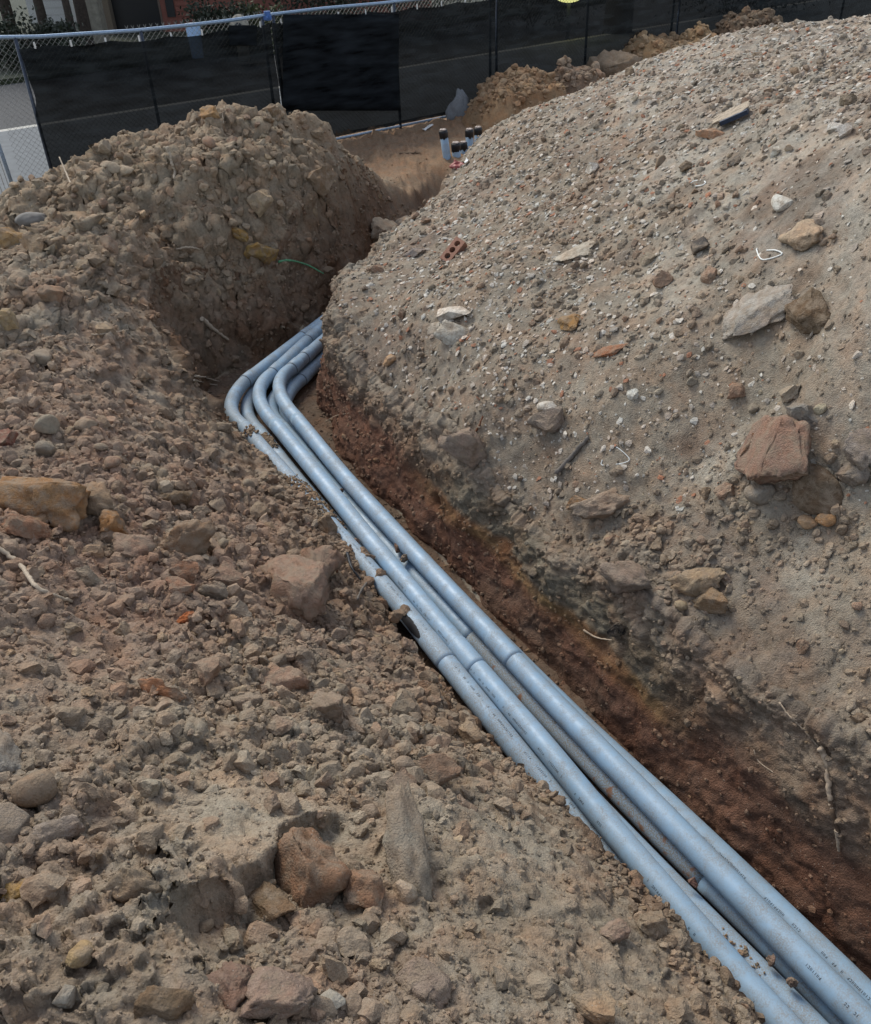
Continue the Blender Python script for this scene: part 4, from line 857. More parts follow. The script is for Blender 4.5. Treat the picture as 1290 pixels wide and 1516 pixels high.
# ------------------------------------------------------------------ ground cover beyond the fence
B0 = at_z(50, 297, .15); B1 = at_z(515, 207, .15); B2 = at_z(720, 165, .15); dB = (B2-B1)/np.linalg.norm(B2-B1); B3 = B2+dB*14
nF = np.array([-dB[1], dB[0], 0])
def along(u_): return B0+(B1-B0)*u_
plain('pavement_concrete', (.115, .125, .13), .9, bump=.002, scale=6, var=.14)
plain('road_asphalt', (.045, .046, .047), .9, bump=.003, scale=30, var=.25)
plain('shaded_lawn_green', (.022, .028, .012), .95, bump=.02, scale=25, var=.4)  # green darkened to carry the shade of the trees
plain('kerb_concrete', (.38, .37, .33), .9, bump=.002, scale=20, var=.15)
def strip(name, o0, o1, z, mat, th=.10):
    """band parallel to the fence, between two distances behind it"""
    far0 = B0-(B1-B0)/np.linalg.norm(B1-B0)*26
    line = [far0, B0, B1, B3+dB*30]; bm = bmesh.new(); rows = []
    for i, p in enumerate(line):
        d = (line[min(i+1, 3)]-line[max(i-1, 0)]); n = np.array([-d[1], d[0], 0]); n /= np.linalg.norm(n)
        rows.append([bm.verts.new((p[0]+n[0]*o, p[1]+n[1]*o, zz)) for o, zz in ((o0, z-th), (o0, z), (o1, z), (o1, z-th))])
    for a, b in zip(rows, rows[1:]):
        for k in range(4): bm.faces.new([a[k], b[k], b[(k+1) % 4], a[(k+1) % 4]])
    bm.faces.new(rows[0]); bm.faces.new(rows[-1][::-1]); bmesh.ops.recalc_face_normals(bm, faces=bm.faces)
    return tag(link(name, bm_mesh(name, bm), MAT[mat]), kind='structure')
strip('pavement', .35, 5.0, .20, 'pavement_concrete'); strip('kerb', 5.0, 5.2, .20, 'kerb_concrete', .3); strip('road', 5.2, 11.5, .07, 'road_asphalt', .3)
strip('lawn', 11.5, 60, .19, 'shaded_lawn_green', .3)
far_bm = bmesh.new(); bmesh.ops.create_grid(far_bm, x_segments=2, y_segments=2, size=250, matrix=Matrix.Translation((0, 0, -.6)))
tag(link('far_ground', bm_mesh('far', far_bm), MAT['shaded_lawn_green']), kind='structure')

# ------------------------------------------------------------------ fence panels
plain('galvanised_blue', (.20, .27, .36), .45, metal=.55, var=.25, scale=60); plain('dark_steel', (.035, .045, .065), .5, metal=.3, var=.3)
plain('wire_steel', (.16, .16, .15), .5, metal=.6)
plain('cable_tie_white', (.5, .5, .48), .5)
def screen_material(name, alpha, col=(.011, .012, .013)):
    mt, t, b = new_mat(name); L = t.links.new
    g = N(t, 'ShaderNodeTexCoord'); n = N(t, 'ShaderNodeTexNoise', i_Scale=2.2, i_Detail=5); 
    mp = N(t, 'ShaderNodeMapping'); mp.inputs['Scale'].default_value = (1, 1, 5); L(g.outputs['Object'], mp.inputs[0]); L(mp.outputs[0], n.inputs['Vector'])
    r = ramp(t, [(.3, tuple(c_*.4 for c_ in col)), (.7, tuple(c_*3.4 for c_ in col))]); L(n.outputs[0], r.inputs[0]); L(r.outputs[0], b.inputs['Base Color'])
    b.inputs['Roughness'].default_value = .9; b.inputs['Specular IOR Level'].default_value = .05
    tr = N(t, 'ShaderNodeBsdfTransparent'); mx = N(t, 'ShaderNodeMixShader'); mx.inputs[0].default_value = 1-alpha
    L(tr.outputs[0], mx.inputs[1]); L(b.outputs[0], mx.inputs[2]); L(mx.outputs[0], t.nodes['Material Output'].inputs[0]); MAT[name] = mt
screen_material('screen_mesh', .055, (.006, .007, .0075)); screen_material('screen_patch', .02, (.004, .005, .006))
def fence_top(a, b, p):  # height of the rail above a plan point, from photo points along the rail
    return None
RAIL = [(-60, 58), (0, 55), (60, 54), (120, 50), (200, 45), (280, 37), (340, 30), (395, 22), (480, 12), (560, 5), (640, -4)]
def plan_seg(px): return (B0, B1) if px < 515 else (B1, B3)
def rail_pt(px):
    xs = [q[0] for q in RAIL]; ys = [q[1] for q in RAIL]
    if px <= 640: y = float(np.interp(px, xs, ys)); return at_plane(px, y, *plan_seg(px))
    base = at_plane(px, 150, *plan_seg(px)); return np.array([base[0], base[1], H_END])
H_END = 2.0
H_END = float(at_plane(640, -4, B1, B3)[2])
def ground_on(px): 
    p = at_plane(px, 200, *plan_seg(px)); return np.array([p[0], p[1], .16])
def fence_panel(px0, px1, posts, label, screen=True, patches=(), u0=None):
    x0, x1 = rail_pt(px0), rail_pt(px1); root = empty('fence_panel', (x0[0], x0[1], .15), label, 'fence', 'temporary site fence panels along the back')
    inv = Matrix.Translation(-root.location)
    def part(nm, me, mat, kind=None):
        me.transform(inv); o = link(nm, me, MAT[mat], root); tag(o, kind=kind); return o
    n = 40; rp = np.array([rail_pt(px0+(px1-px0)*i/n) for i in range(n+1)])
    part('top_rail', tube(rp, .024, 12), 'galvanised_blue')
    bot = rp.copy(); bot[:, 2] = .20; part('bottom_rail', tube(bot, .02, 10), 'galvanised_blue')
    for px in posts:
        t_, b_ = rail_pt(px), None; b_ = np.array([t_[0], t_[1], .10]); part('post', tube(np.array([b_, (b_+t_)/2, t_]), .024, 12), 'dark_steel')
    # chain link: two families of slanting wires
    bm = bmesh.new(); L = np.linalg.norm(rp[-1][:2]-rp[0][:2]); d = (rp[-1]-rp[0]); d[2] = 0; d /= np.linalg.norm(d); zb = .2; Hh = rp[0][2]-zb
    k = int(L/.075); nn_ = np.array([-d[1], d[0], 0])
    segs = []
    for i in range(-int(Hh/.075), k+1):
        for sgn in (1, -1):
            a0 = i*.075 if sgn > 0 else i*.075+Hh; a1 = a0+sgn*Hh
            q0, q1 = (a0, 0.0), (a1, Hh)
            t0 = 0.0; t1 = 1.0
            if q1[0] != q0[0]:
                ta = (0-q0[0])/(q1[0]-q0[0]); tb = (L-q0[0])/(q1[0]-q0[0]); t0 = max(0, min(ta, tb)); t1 = min(1, max(ta, tb))
            if t1-t0 < .02: continue
            segs.append((q0[0]+(q1[0]-q0[0])*t0, Hh*t0, q0[0]+(q1[0]-q0[0])*t1, Hh*t1, sgn))
    for a0, h0, a1, h1, sgn in segs:
        def pt(a, h):
            f = a/L; zt = float(np.interp(f, np.linspace(0, 1, n+1), rp[:, 2])); base = rp[0]+(rp[-1]-rp[0])*f
            return Vector((base[0]+nn_[0]*.03, base[1]+nn_[1]*.03, zb+(zt-zb)*h/Hh))
        A, B = pt(a0, h0), pt(a1, h1); ax = (B-A).normalized(); s1 = ax.orthogonal().normalized()*.0022; s2 = ax.cross(s1)
        va = [bm.verts.new(A+o_) for o_ in (s1, -s1*.5+s2*.8, -s1*.5-s2*.8)]; vb = [bm.verts.new(B+o_) for o_ in (s1, -s1*.5+s2*.8, -s1*.5-s2*.8)]
        for j in range(3): bm.faces.new([va[j], va[(j+1) % 3], vb[(j+1) % 3], vb[j]])
    part('chain_link_mesh', bm_mesh('cl', bm), 'wire_steel', 'stuff')
    if screen:
        nu, nv = 120, 40; g = []; s0 = u0 or 0.0
        for j in range(nv+1):
            for i in range(nu+1):
                f = s0+(1-s0)*i/nu; q = rp[0]+(rp[-1]-rp[0])*f; zt = float(np.interp(f, np.linspace(0, 1, n+1), rp[:, 2]))-.10-.035*abs(math.sin(f*math.pi*5))
                h = j/nv; g.append((q[0], q[1], .24+(zt-.24)*h, f))
        g = np.array(g); wob = fbm(np.stack([g[:, 3]*L, g[:, 2]*.35, 0*g[:, 0]], 1), 2.2, 3, int(px0)+900)*.09+fbm(g[:, :3], 3, 3, 31)*.02
        Vs = g[:, :3]-nn_*(.045+np.abs(wob))[:, None]
        if s0 > 0: # frayed slanting edge
            edge = np.clip(1-(g[:, 3]-s0)*L/.25, 0, 1); Vs += d*(edge*(.03*np.sin(g[:, 2]*5)+.03*fbm(g[:, :3], 4, 2, 8)))[:, None]
        ii = np.arange((nu+1)*(nv+1)).reshape(nv+1, nu+1); Fs = np.stack([ii[:-1, :-1], ii[:-1, 1:], ii[1:, 1:], ii[1:, :-1]], -1).reshape(-1, 4)
        part('privacy_screen', np_mesh('screen', Vs, Fs), 'screen_mesh')
        for f in np.linspace(.04, .96, 9):
            q = rp[0]+(rp[-1]-rp[0])*f; zt = float(np.interp(f, np.linspace(0, 1, n+1), rp[:, 2]))
            bm = bmesh.new(); add_box(bm, (q[0]-nn_[0]*.05, q[1]-nn_[1]*.05, zt-.10), (.02, .02, .075)); part('cable_tie', bm_mesh('tie', bm), 'cable_tie_white')
    for (a, b, c_, e) in patches:   # photo box of a second, darker cloth
        m_ = (a+c_)/2; pa, pb, pc, pd = (at_plane(x, y, *plan_seg(m_)) for x, y in ((a, b), (c_, b), (c_, e), (a, e)))
        bm = bmesh.new(); N1 = 12; gr = []
        for i in range(N1+1):
            for j in range(N1+1):
                u, v = i/N1, j/N1; q = (pa*(1-u)+pb*u)*(1-v)+(pd*(1-u)+pc*u)*v; q = q-nn_*(.14+.015*math.sin(u*9)*math.cos(v*5)); gr.append(bm.verts.new(q))
        for i in range(N1):
            for j in range(N1): bm.faces.new([gr[i*(N1+1)+j], gr[(i+1)*(N1+1)+j], gr[(i+1)*(N1+1)+j+1], gr[i*(N1+1)+j+1]])
        me_ = bm_mesh('patch', bm, True); o = part('dark_cloth_patch', me_, 'screen_patch'); sm = o.modifiers.new('thickness', 'SOLIDIFY'); sm.thickness = .004
    return root, part
r1, part1 = fence_panel(-30, 396, [22, 208, 388], 'fence panel left of the blue clamp, black screen with a slanting open left edge', u0=.105, patches=[(333, 36, 374, 66)])
r2, part2 = fence_panel(397, 731, [404, 583, 726], 'fence panel right of the blue clamp with a darker square of cloth hung on it', patches=[(412, 20, 583, 162)])
r3, part3 = fence_panel(732, 987, [735, 863, 983], 'fence panel behind the orange dirt mounds, third from the left')
r4, part4 = fence_panel(988, 1420, [991, 1105, 1220, 1330], 'fence panel at the top right corner above the heap')
# twisted wire ends standing above the rail
bm = bmesh.new()
for i in range(26):
    px = 188+i*9; q = rail_pt(px)+np.array([0, .02, .02])
    for k in (-1, 1): bmesh.ops.create_cone(bm, cap_ends=True, segments=5, radius1=.006, radius2=.002, depth=.055, matrix=Matrix.Translation(Vector(q)+Vector((k*.008, 0, .02))) @ Matrix.Rotation(k*.45, 4, 'Y'))
part1('wire_tips', bm_mesh('tips', bm), 'wire_steel', 'stuff')
# blue clamp joining the two panels
bm = bmesh.new(); q = rail_pt(396); bmesh.ops.create_cone(bm, cap_ends=True, segments=16, radius1=.05, radius2=.05, depth=.12, matrix=Matrix.Translation(Vector(q)+Vector((0, 0, -.01))))
add_box(bm, (q[0], q[1]-.05, q[2]-.03), (.13, .03, .05)); bmesh.ops.create_cone(bm, cap_ends=True, segments=8, radius1=.018, radius2=.018, depth=.10, matrix=Matrix.Translation(Vector(q)+Vector((0, -.08, -.03))) @ Matrix.Rotation(math.pi/2, 4, 'X'))
plain('blue_paint', (.03, .09, .26), .45, var=.2); part1('clamp', bm_mesh('clamp', bm), 'blue_paint')
# short return panel at the left corner, its leaning frame seen against the pavement
root = empty('fence_panel', tuple(at_z(36, 325, .25)), 'open leaning fence frame without cloth at the left picture edge', 'fence', 'temporary site fence panels along the back')
def ret(nm, pts, r_, mat):
    me_ = tube(np.array(pts), r_, 10); me_.transform(Matrix.Translation(-root.location)); link(nm, me_, MAT[mat], root)
qa = at_z(36, 325, .25); qb = at_z(10, 343, .30); up_ = np.array([-.10, .05, 1.9])
ret('post', [qa, qa+up_/2, qa+up_], .022, 'galvanised_blue'); ret('post', [qb, qb+up_/2, qb+up_], .022, 'galvanised_blue')
ret('bottom_rail', [qa+[0, 0, .06], (qa+qb)/2+[0, 0, .05], qb+[0, 0, .06]], .018, 'galvanised_blue'); ret('top_rail', [qa+up_, (qa+qb)/2+up_, qb+up_], .018, 'galvanised_blue')
for k in range(1, 5):
    ret('wire', [qa+(qb-qa)*k/5+[0, 0, .06], qa+(qb-qa)*k/5+up_*.5, qa+(qb-qa)*k/5+up_], .003, 'wire_steel')

# sandbag-like grey cloth at the foot of that frame
def lump(name, cat, label, loc, size, col, seed, mat='rock', sub=4, amp=.12, rot=0, group=None):
    V_, F_ = ICO[sub]; V_ = V_*(1+amp*fbm(V_, 1.8, 3, seed)+amp*.5*fbm(V_, 5, 3, seed+1))[:, None]
    me_ = np_mesh(name, V_, F_); me_.materials.append(MAT[mat]); o = bpy.data.objects.new(name, me_); COL.objects.link(o); o.location = loc; o.scale = size; o.rotation_euler = (0, 0, rot); o.color = (*col, 1)
    return tag(o, label, cat, group)
plain('grey_cloth', (.15, .14, .125), .9, bump=.004, scale=14)
p, n, Z = hit(48, 330); lump('sandbag', 'sandbag', 'limp grey brown cloth sandbag at the skyline beside the leaning fence frame', p+Vector((0, 0, .03)), (.15, .08, .07), (.3, .34, .37), 5, 'grey_cloth')
# ------------------------------------------------------------------ spoil mounds in front of the fence
MOUNDS = []
def mound(label, px, py, wpx, hpx, zb, col, seed, deep=1.0):
    c0 = at_z(px, py, zb); Z = depth(c0); rx = wpx*Z/F_PX/2; h = hpx*Z/F_PX*1.1; g = np.random.default_rng(seed)
    nr_, na = 46, 96; r_ = np.linspace(0, 1, nr_); a_ = np.linspace(0, 2*math.pi, na, endpoint=False)
    A, Rr = np.meshgrid(a_, r_); X = (Rr*np.cos(A)*rx).ravel(); Y = (Rr*np.sin(A)*rx*deep).ravel(); q = np.stack([X, Y, np.zeros_like(X)], 1)+seed*3.1
    prof = (np.cos(np.clip(Rr.ravel(), 0, 1)*math.pi)+1)/2
    z = np.minimum(prof**.6, .62+.12*fbm(q, 1.5, 2, seed+9))*1.2*h*(1+.45*fbm(q, 1.5/rx, 3, seed))+fbm(q, 3.2, 5, seed+1, .7)*.20+np.abs(fbm(q, 8, 3, seed+2))*.10*np.minimum(1, (1-Rr.ravel())*3)-.10*Rr.ravel()**2
    P = np.stack([X+c0[0], Y+c0[1]+rx*.3, z+zb], 1); i_ = np.arange(nr_*na).reshape(nr_, na)
    Fs = np.stack([i_[:-1], np.roll(i_, -1, 1)[:-1], np.roll(i_, -1, 1)[1:], i_[1:]], -1).reshape(-1, 4)[:, ::-1]
    me_ = np_mesh('mound', P, Fs); C_ = np.array(col)*(1+.25*fbm(P, 3, 3, seed+5))[:, None]; set_col(me_, 'soil', np.clip(C_, .01, .8)); tag(link('dirt_mound', me_, MAT['soil']), label, 'dirt mound'); MOUNDS.append((P, np.clip(C_, .01, .8)))
mound('orange brown dirt mound next to the capped riser pipes', 775, 190, 200, 66, .12, (.25, .165, .095), 3)
mound('grey brown dirt mound with a pale top, between the orange mounds', 862, 170, 120, 62, .12, (.21, .155, .11), 4)
mound('tall sandy orange dirt mound behind the heap skyline', 1000, 135, 240, 72, .12, (.26, .178, .10), 5)
mound('dark brown dirt mound with a branch sticking out', 1115, 115, 170, 78, .12, (.11, .08, .055), 6)
mound('low orange dirt mound near the top right corner', 1215, 95, 190, 46, .12, (.21, .14, .09), 7)
mound('low brown dirt ridge joining the mounds along the fence', 930, 150, 330, 42, .12, (.20, .145, .095), 9, .5)
_sv = (V, NN, gcol, dist, inview, face_ok)
V = np.vstack([a for a, b in MOUNDS]); gcol = np.vstack([b for a, b in MOUNDS]); NN = np.tile([0, -.3, .95], (len(V), 1)); dist = np.linalg.norm(V-CAMP, axis=1); inview = np.ones(len(V), bool); face_ok = inview
scatter('mound_clods', 'small clods and crumbs on the dirt mounds along the fence', 5000, np.ones(len(V)), .0016, .09, 2, 'clod', .45, 77, col_soil, sunk=.4)
V, NN, gcol, dist, inview, face_ok = _sv
c0 = at_z(905, 132, .3); bo_ = link('boulder', rock_mesh(4, 512, 'clod').copy()); bo_.location = Vector(c0)+Vector((0, 0, .22)); bo_.scale = (.58, .5, .46); bo_.rotation_euler = (.1, .1, .4); bo_.color = (.19, .145, .10, 1); tag(bo_, 'square grey brown boulder left of the tall sandy mound', 'boulder')
p, n, Z = hit(1090, 60)
# ------------------------------------------------------------------ capped riser pipes
plain('black_tape', (.008, .008, .009), .5, bump=.001, scale=50)
plain('pale_fibre', (.45, .38, .33), .9, bump=.004, scale=90)
def riser(label, bx, by, tx, ty, rad, capn=9):
    b_ = at_z(bx, by, .05); t_ = at_plane(tx, ty, b_, b_+np.array([1, .02, 0])); root = empty('riser_pipe', tuple(b_), label, 'pipe', 'grey riser pipes capped with black tape')
    inv = Matrix.Translation(-Vector(b_)); d = (t_-b_); Lh = np.linalg.norm(d); d /= Lh; low = b_-d*.35
    def part(nm, me_, mat): me_.transform(inv); link(nm, me_, MAT[mat], root)
    part('pipe_body', tube(np.array([low, b_, t_-d*.02]), rad, 24), 'pvc')
    cp = tube(np.array([t_-d*.085, t_-d*.08, t_-d*.03, t_, t_+d*.004]), [rad*1.02, rad*1.10, rad*1.10, rad*1.07, rad*.8], 24)
    for v in cp.vertices:
        if (Vector(t_)-v.co).dot(Vector(d)) > .07: v.co -= Vector(d)*(.02+.025*math.sin(v.co.x*90)*math.cos(v.co.y*70))
    part('tape_cap', cp, 'black_tape')
    bm = bmesh.new(); 
    for k in range(5): bmesh.ops.create_icosphere(bm, subdivisions=2, radius=rad*.38, matrix=Matrix.Translation(Vector(t_)+Vector((math.cos(k*2.5)*rad*.5, math.sin(k*2.5)*rad*.5, .012))) @ Matrix.Diagonal((1, 1, .55, 1)))
    part('stuffing', bm_mesh('stuff', bm, True), 'pale_fibre')
riser('tallest leaning riser pipe, leftmost of the capped group', 664, 246, 656, 193, .060)
riser('short thick riser pipe, lowest cap of the group', 677, 244, 675, 212, .066)
riser('short riser pipe squeezed against the right of the short thick one', 689, 238, 686, 211, .055)
riser('capped riser pipe second from the right', 696, 232, 695, 192, .060)
riser('rightmost capped riser pipe, partly hidden by the heap', 708, 226, 708, 189, .058)
# ------------------------------------------------------------------ small things on the ground
def sheet(name, cat, label, px, py, w_, h_, col_mat, seed, tilt=.3, zoff=.02):
    p, n, Z = hit(px, py); nu = 14; g = []
    for i in range(nu+1):
        for j in range(nu+1):
            u, v = i/nu-.5, j/nu-.5; g.append((u*w_, v*h_*(1-.4*abs(u)), 0))
    g = np.array(g); g[:, 2] = fbm(g, 1.6/max(w_, h_)*1.5, 3, seed)*.35*max(w_, h_); g[:, 0] += fbm(g, 3/max(w_, h_), 2, seed+2)*.12*w_; g[:, 1] += fbm(g, 3/max(w_, h_), 2, seed+3)*.15*h_
    i_ = np.arange((nu+1)**2).reshape(nu+1, nu+1); Fs = np.stack([i_[:-1, :-1], i_[:-1, 1:], i_[1:, 1:], i_[1:, :-1]], -1).reshape(-1, 4)
    me_ = np_mesh(name, g, Fs); me_.materials.append(MAT[col_mat]); o = bpy.data.objects.new(name, me_); COL.objects.link(o)
    o.rotation_euler = (n.to_track_quat('Z', 'Y')).to_euler(); o.location = p+n*(zoff+.05*max(w_, h_)); sm = o.modifiers.new('thickness', 'SOLIDIFY'); sm.thickness = .003
    return tag(o, label, cat)
plain('red_plastic', (.24, .05, .045), .5, var=.3); plain('white_plastic', (.62, .62, .60), .5, var=.1); plain('bag_white', (.15, .16, .17), .5, var=.15); plain('green_tarp', (.008, .035, .024), .6)
sheet('plastic_scrap', 'plastic scrap', 'torn red plastic scrap at the foot of the riser pipes', 680, 247, .17, .12, 'red_plastic', 4)
sheet('paper_scrap', 'scrap', 'white scrap right of the torn red plastic', 693, 241, .10, .05, 'white_plastic', 6)
sheet('paper_scrap', 'scrap', 'white scrap lying on the ground in front of the fence rail', 633, 190, .22, .09, 'white_plastic', 7)
def tubeline(name, cat, label, pts, r0, r1, mat, jitter=0.0, seed=0, n=8, sides=7, part_of=None, lift=.8):
    """thin thing lying on the ground through photo points (x, y[, extra height])"""
    P = []
    for q in pts:
        p, nn_, Z = hit(q[0], q[1]); ex = q[2] if len(q) > 2 else 0
        P.append(np.array(p+nn_*(r0*lift)+Vector((0, 0, ex))))
    C_ = crom(P, max(.004, np.linalg.norm(P[-1]-P[0])/(n*len(P)))); rs = np.random.default_rng(seed); C_ = C_+rs.normal(size=C_.shape)*jitter
    rad_ = np.linspace(r0, r1, len(C_))*(1+rs.normal(size=len(C_))*.08); o = link(name, tube(C_, rad_, sides), MAT[mat]); return tag(o, label, cat)
plain('pale_wood', (.33, .27, .20), .9, bump=.002, scale=120); plain('grey_wood', (.12, .105, .09), .9, bump=.003, scale=90); plain('dark_root', (.10, .065, .04), .9)
plain('root_tan', (.36, .28, .20), .9); plain('white_wire', (.60, .61, .58), .5, var=.1); plain('green_stem', (.09, .26, .13), .6, var=.3); plain('rust', (.14, .055, .025), .9, var=.4); plain('black_rubber', (.012, .014, .018), .55)
tubeline('stick', 'stick', 'long pale jointed stick half buried at the left picture edge', [(-20, 800), (28, 835), (58, 872), (108, 893)], .013, .008, 'pale_wood', .002, 1)
tubeline('stick', 'stick', 'dark grey split stick lying on the heap left of the white wire', [(826, 702), (848, 678), (873, 648)], .016, .012, 'grey_wood', .002, 2)
tubeline('wire', 'wire', 'white wire bent into an open triangle beside the split stick', [(903, 668), (911, 661), (932, 679), (921, 686), (893, 689), (892, 681)], .0028, .0028, 'white_wire', 0, 3, 10, 6)
tubeline('wire', 'wire', 'white wire bent into a loop, high on the heap near the right edge', [(1122, 368), (1121, 371), (1130, 385), (1158, 377), (1150, 371), (1136, 371)], .004, .004, 'white_wire', 0, 4, 10, 6)
tubeline('wire', 'wire', 'faint thin bent wire near the top of the heap', [(1018, 275), (1030, 268), (1044, 269), (1042, 274), (1030, 276)], .004, .004, 'white_wire', 0, 5, 10, 6)
tubeline('plant_stem', 'stem', 'bright green stem lying across the dark face of the trench', [(413, 391, .02), (430, 393, .05), (455, 399, .05), (479, 409, .03)], .012, .007, 'green_stem', .001, 6)
tubeline('root', 'root', 'thin pale root running down the right trench wall, upper of two', [(1155, 1040), (1168, 1058), (1190, 1080), (1214, 1107)], .004, .003, 'root_tan', .001, 7)
tubeline('root', 'root', 'thick mottled pale root hanging in the right trench wall', [(1217, 1103), (1222, 1130), (1226, 1160), (1232, 1200)], .013, .009, 'root_tan', .002, 8)
tubeline('root', 'root', 'pale root stub below the thick mottled one', [(1241, 1228), (1244, 1258)], .010, .005, 'root_tan', .001, 18)
tubeline('root', 'root', 'dark root strand between the two pale root pieces', [(1228, 1172), (1234, 1205), (1243, 1232)], .010, .007, 'dark_root', .001, 28)
tubeline('root', 'root', 'short curved hair root on the red clay, left of the thick root', [(1117, 1110), (1124, 1127), (1146, 1144)], .0025, .002, 'root_tan', .0005, 9)
tubeline('root', 'root', 'thin straight root sticking out of the wall low by the elbow', [(482, 628, .02), (498, 622, .04), (518, 616, .03)], .004, .002, 'root_tan', .0005, 10)
tubeline('root', 'root', 'pale flat root scrap in the middle of the red clay wall', [(866, 933), (885, 943), (908, 948)], .006, .003, 'root_tan', .0008, 11)
tubeline('root', 'root', 'ragged root cluster, upper strand, left of the pipe elbows', [(288, 556), (305, 559), (326, 566)], .010, .004, 'pale_wood', .002, 12)
tubeline('root', 'root', 'ragged root cluster, lower strand, left of the pipe elbows', [(286, 562), (300, 566), (322, 571)], .008, .004, 'pale_wood', .002, 13)
tubeline('stick', 'stick', 'flat broken stick leaning in the hollow above the elbows', [(300, 478, .03), (315, 490, .03), (338, 504)], .022, .012, 'pale_wood', .003, 14)
tubeline('stick', 'stick', 'pale thin stick bridging the top of the hollow', [(262, 374, .03), (285, 375, .05), (308, 378, .03)], .010, .007, 'pale_wood', .002, 15)
tubeline('stick', 'stick', 'thin curved twig on the middle slope', [(135, 496), (160, 494), (189, 488)], .006, .004, 'pale_wood', .002, 16)
tubeline('stick', 'stick', 'forked pale stick near the top of the far mound', [(250, 228, .05), (254, 240), (260, 252), (258, 266)], .016, .010, 'pale_wood', .004, 17)
tubeline('stick', 'stick', 'small stick poking above the skyline at the left fence corner', [(108, 278), (101, 266, .06), (95, 256, .15)], .010, .007, 'pale_wood', .001, 19)
tubeline('stick', 'stick', 'short dead twig standing on the far mound skyline', [(330, 183), (331, 180, .08)], .008, .004, 'pale_wood', .001, 20)
tubeline('twig', 'twig', 'forked twig reaching onto the leftmost pipe', [(528, 893, .02), (540, 880, .06), (556, 874, .11), (572, 866, .12)], .008, .003, 'grey_wood', .001, 21)
tubeline('metal_rod', 'rod', 'short rusty rod standing in the bank beside the pipes', [(499, 848), (500, 846, .10)], .007, .007, 'rust', 0, 22, 3)
tubeline('rubber_strip', 'strip', 'thin black strip curling down between the bank and the leftmost pipe', [(514, 826, .03), (522, 846, .03), (534, 864, .02)], .010, .006, 'black_rubber', .0005, 23)
tubeline('wood_splinter', 'splinter', 'red splinter on the flank of the heap', [(703, 642), (710, 632), (716, 622, .03)], .007, .005, 'rust', .001, 24)
tubeline('stick', 'stick', 'thin bare branch rising from the dark mound at the top', [(1040, 62), (1058, 52, .1), (1082, 40, .25)], .014, .010, 'pale_wood', .002, 25)
tubeline('stick', 'stick', 'dark thin stick on the flat ground before the riser pipes', [(592, 228), (622, 227)], .012, .010, 'dark_root', .002, 26)
# wooden board with a blue black edge
p, n, Z = hit(1088, 178)
def slab_obj(name, cat, label, px0, py0, px1, py1, wid, th, mat, seed, edge=None):
    a_, n_, _ = hit(px0, py0); b_, n2, _ = hit(px1, py1); d = (b_-a_); L = d.length; d.normalize(); n3 = (n_+n2).normalized(); s = n3.cross(d).normalized(); n3 = d.cross(s)
    root = empty(name, tuple((a_+b_)/2), label, cat); M4 = Matrix((( d.x, s.x, n3.x, 0), (d.y, s.y, n3.y, 0), (d.z, s.z, n3.z, 0), (0, 0, 0, 1)))
    bm = bmesh.new(); add_box(bm, (0, 0, .05), (L, wid, th)); bmesh.ops.subdivide_edges(bm, edges=bm.edges, cuts=5, use_grid_fill=True)
    rs = random.Random(seed)
    for v in bm.verts:
        t = abs(v.co.x)/(L/2); v.co.y *= 1-.45*max(0, t-.3); v.co += Vector((rs.uniform(-1, 1), rs.uniform(-1, 1), rs.uniform(-.4, .4)))*.012
    o = link('plank', bm_mesh('pl', bm), MAT[mat], root); o.matrix_local = M4 @ Matrix.Rotation(.12, 4, 'X')
    if edge:
        bm = bmesh.new(); add_box(bm, (L*.12, -wid*.45, .035), (L*.8, .06, th*1.6)); o = link('underlay', bm_mesh('e', bm), MAT[edge], root); o.matrix_local = M4
plain('blue_black', (.012, .022, .045), .6)
slab_obj('broken_board', 'board', 'weathered tapered board with blue black underside near the heap top', 1062, 188, 1112, 166, .13, .018, 'pale_wood', 4, 'blue_black')
# red brick with three holes
plain('brick_red', (.26, .135, .09), .9, bump=.002, scale=120)
p, n, Z = hit(673, 377); bm = bmesh.new(); add_box(bm, (0, 0, 0), (.20, .092, .06)); bk = bpy.data.objects.new('brick', bm_mesh('brick', bm)); COL.objects.link(bk)
cb = bmesh.new()
for k in (-1, 0, 1): bmesh.ops.create_cone(cb, cap_ends=True, segments=20, radius1=.0235, radius2=.0235, depth=.2, matrix=Matrix.Translation((k*.058, 0, 0)))
ct = bpy.data.objects.new('cut', bm_mesh('cut', cb)); COL.objects.link(ct)
bo = bk.modifiers.new('b', 'BOOLEAN'); bo.object = ct; bo.operation = 'DIFFERENCE'; bo.solver = 'EXACT'
dg = bpy.context.evaluated_depsgraph_get(); mb = bpy.data.meshes.new_from_object(bk.evaluated_get(dg)); bk.modifiers.clear(); bk.data = mb; bpy.data.objects.remove(ct)
mb.materials.clear(); mb.materials.append(MAT['brick_red'])
vdir = Vector(dirn(673, 377)).normalized(); nb = (-vdir*.75+n*.5+Vector((-.15, 0, .1))).normalized(); lx = Vector(RT*10-UP*(-12)).normalized(); lx = (lx-nb*lx.dot(nb)).normalized(); ly = nb.cross(lx)
bk.matrix_world = Matrix(((lx.x, ly.x, nb.x, p.x+nb.x*.02), (lx.y, ly.y, nb.y, p.y+nb.y*.02), (lx.z, ly.z, nb.z, p.z+.03), (0, 0, 0, 1))); bk.scale = (1.08,)*3
tag(bk, 'red brick with three round holes lying alone on the heap', 'brick')
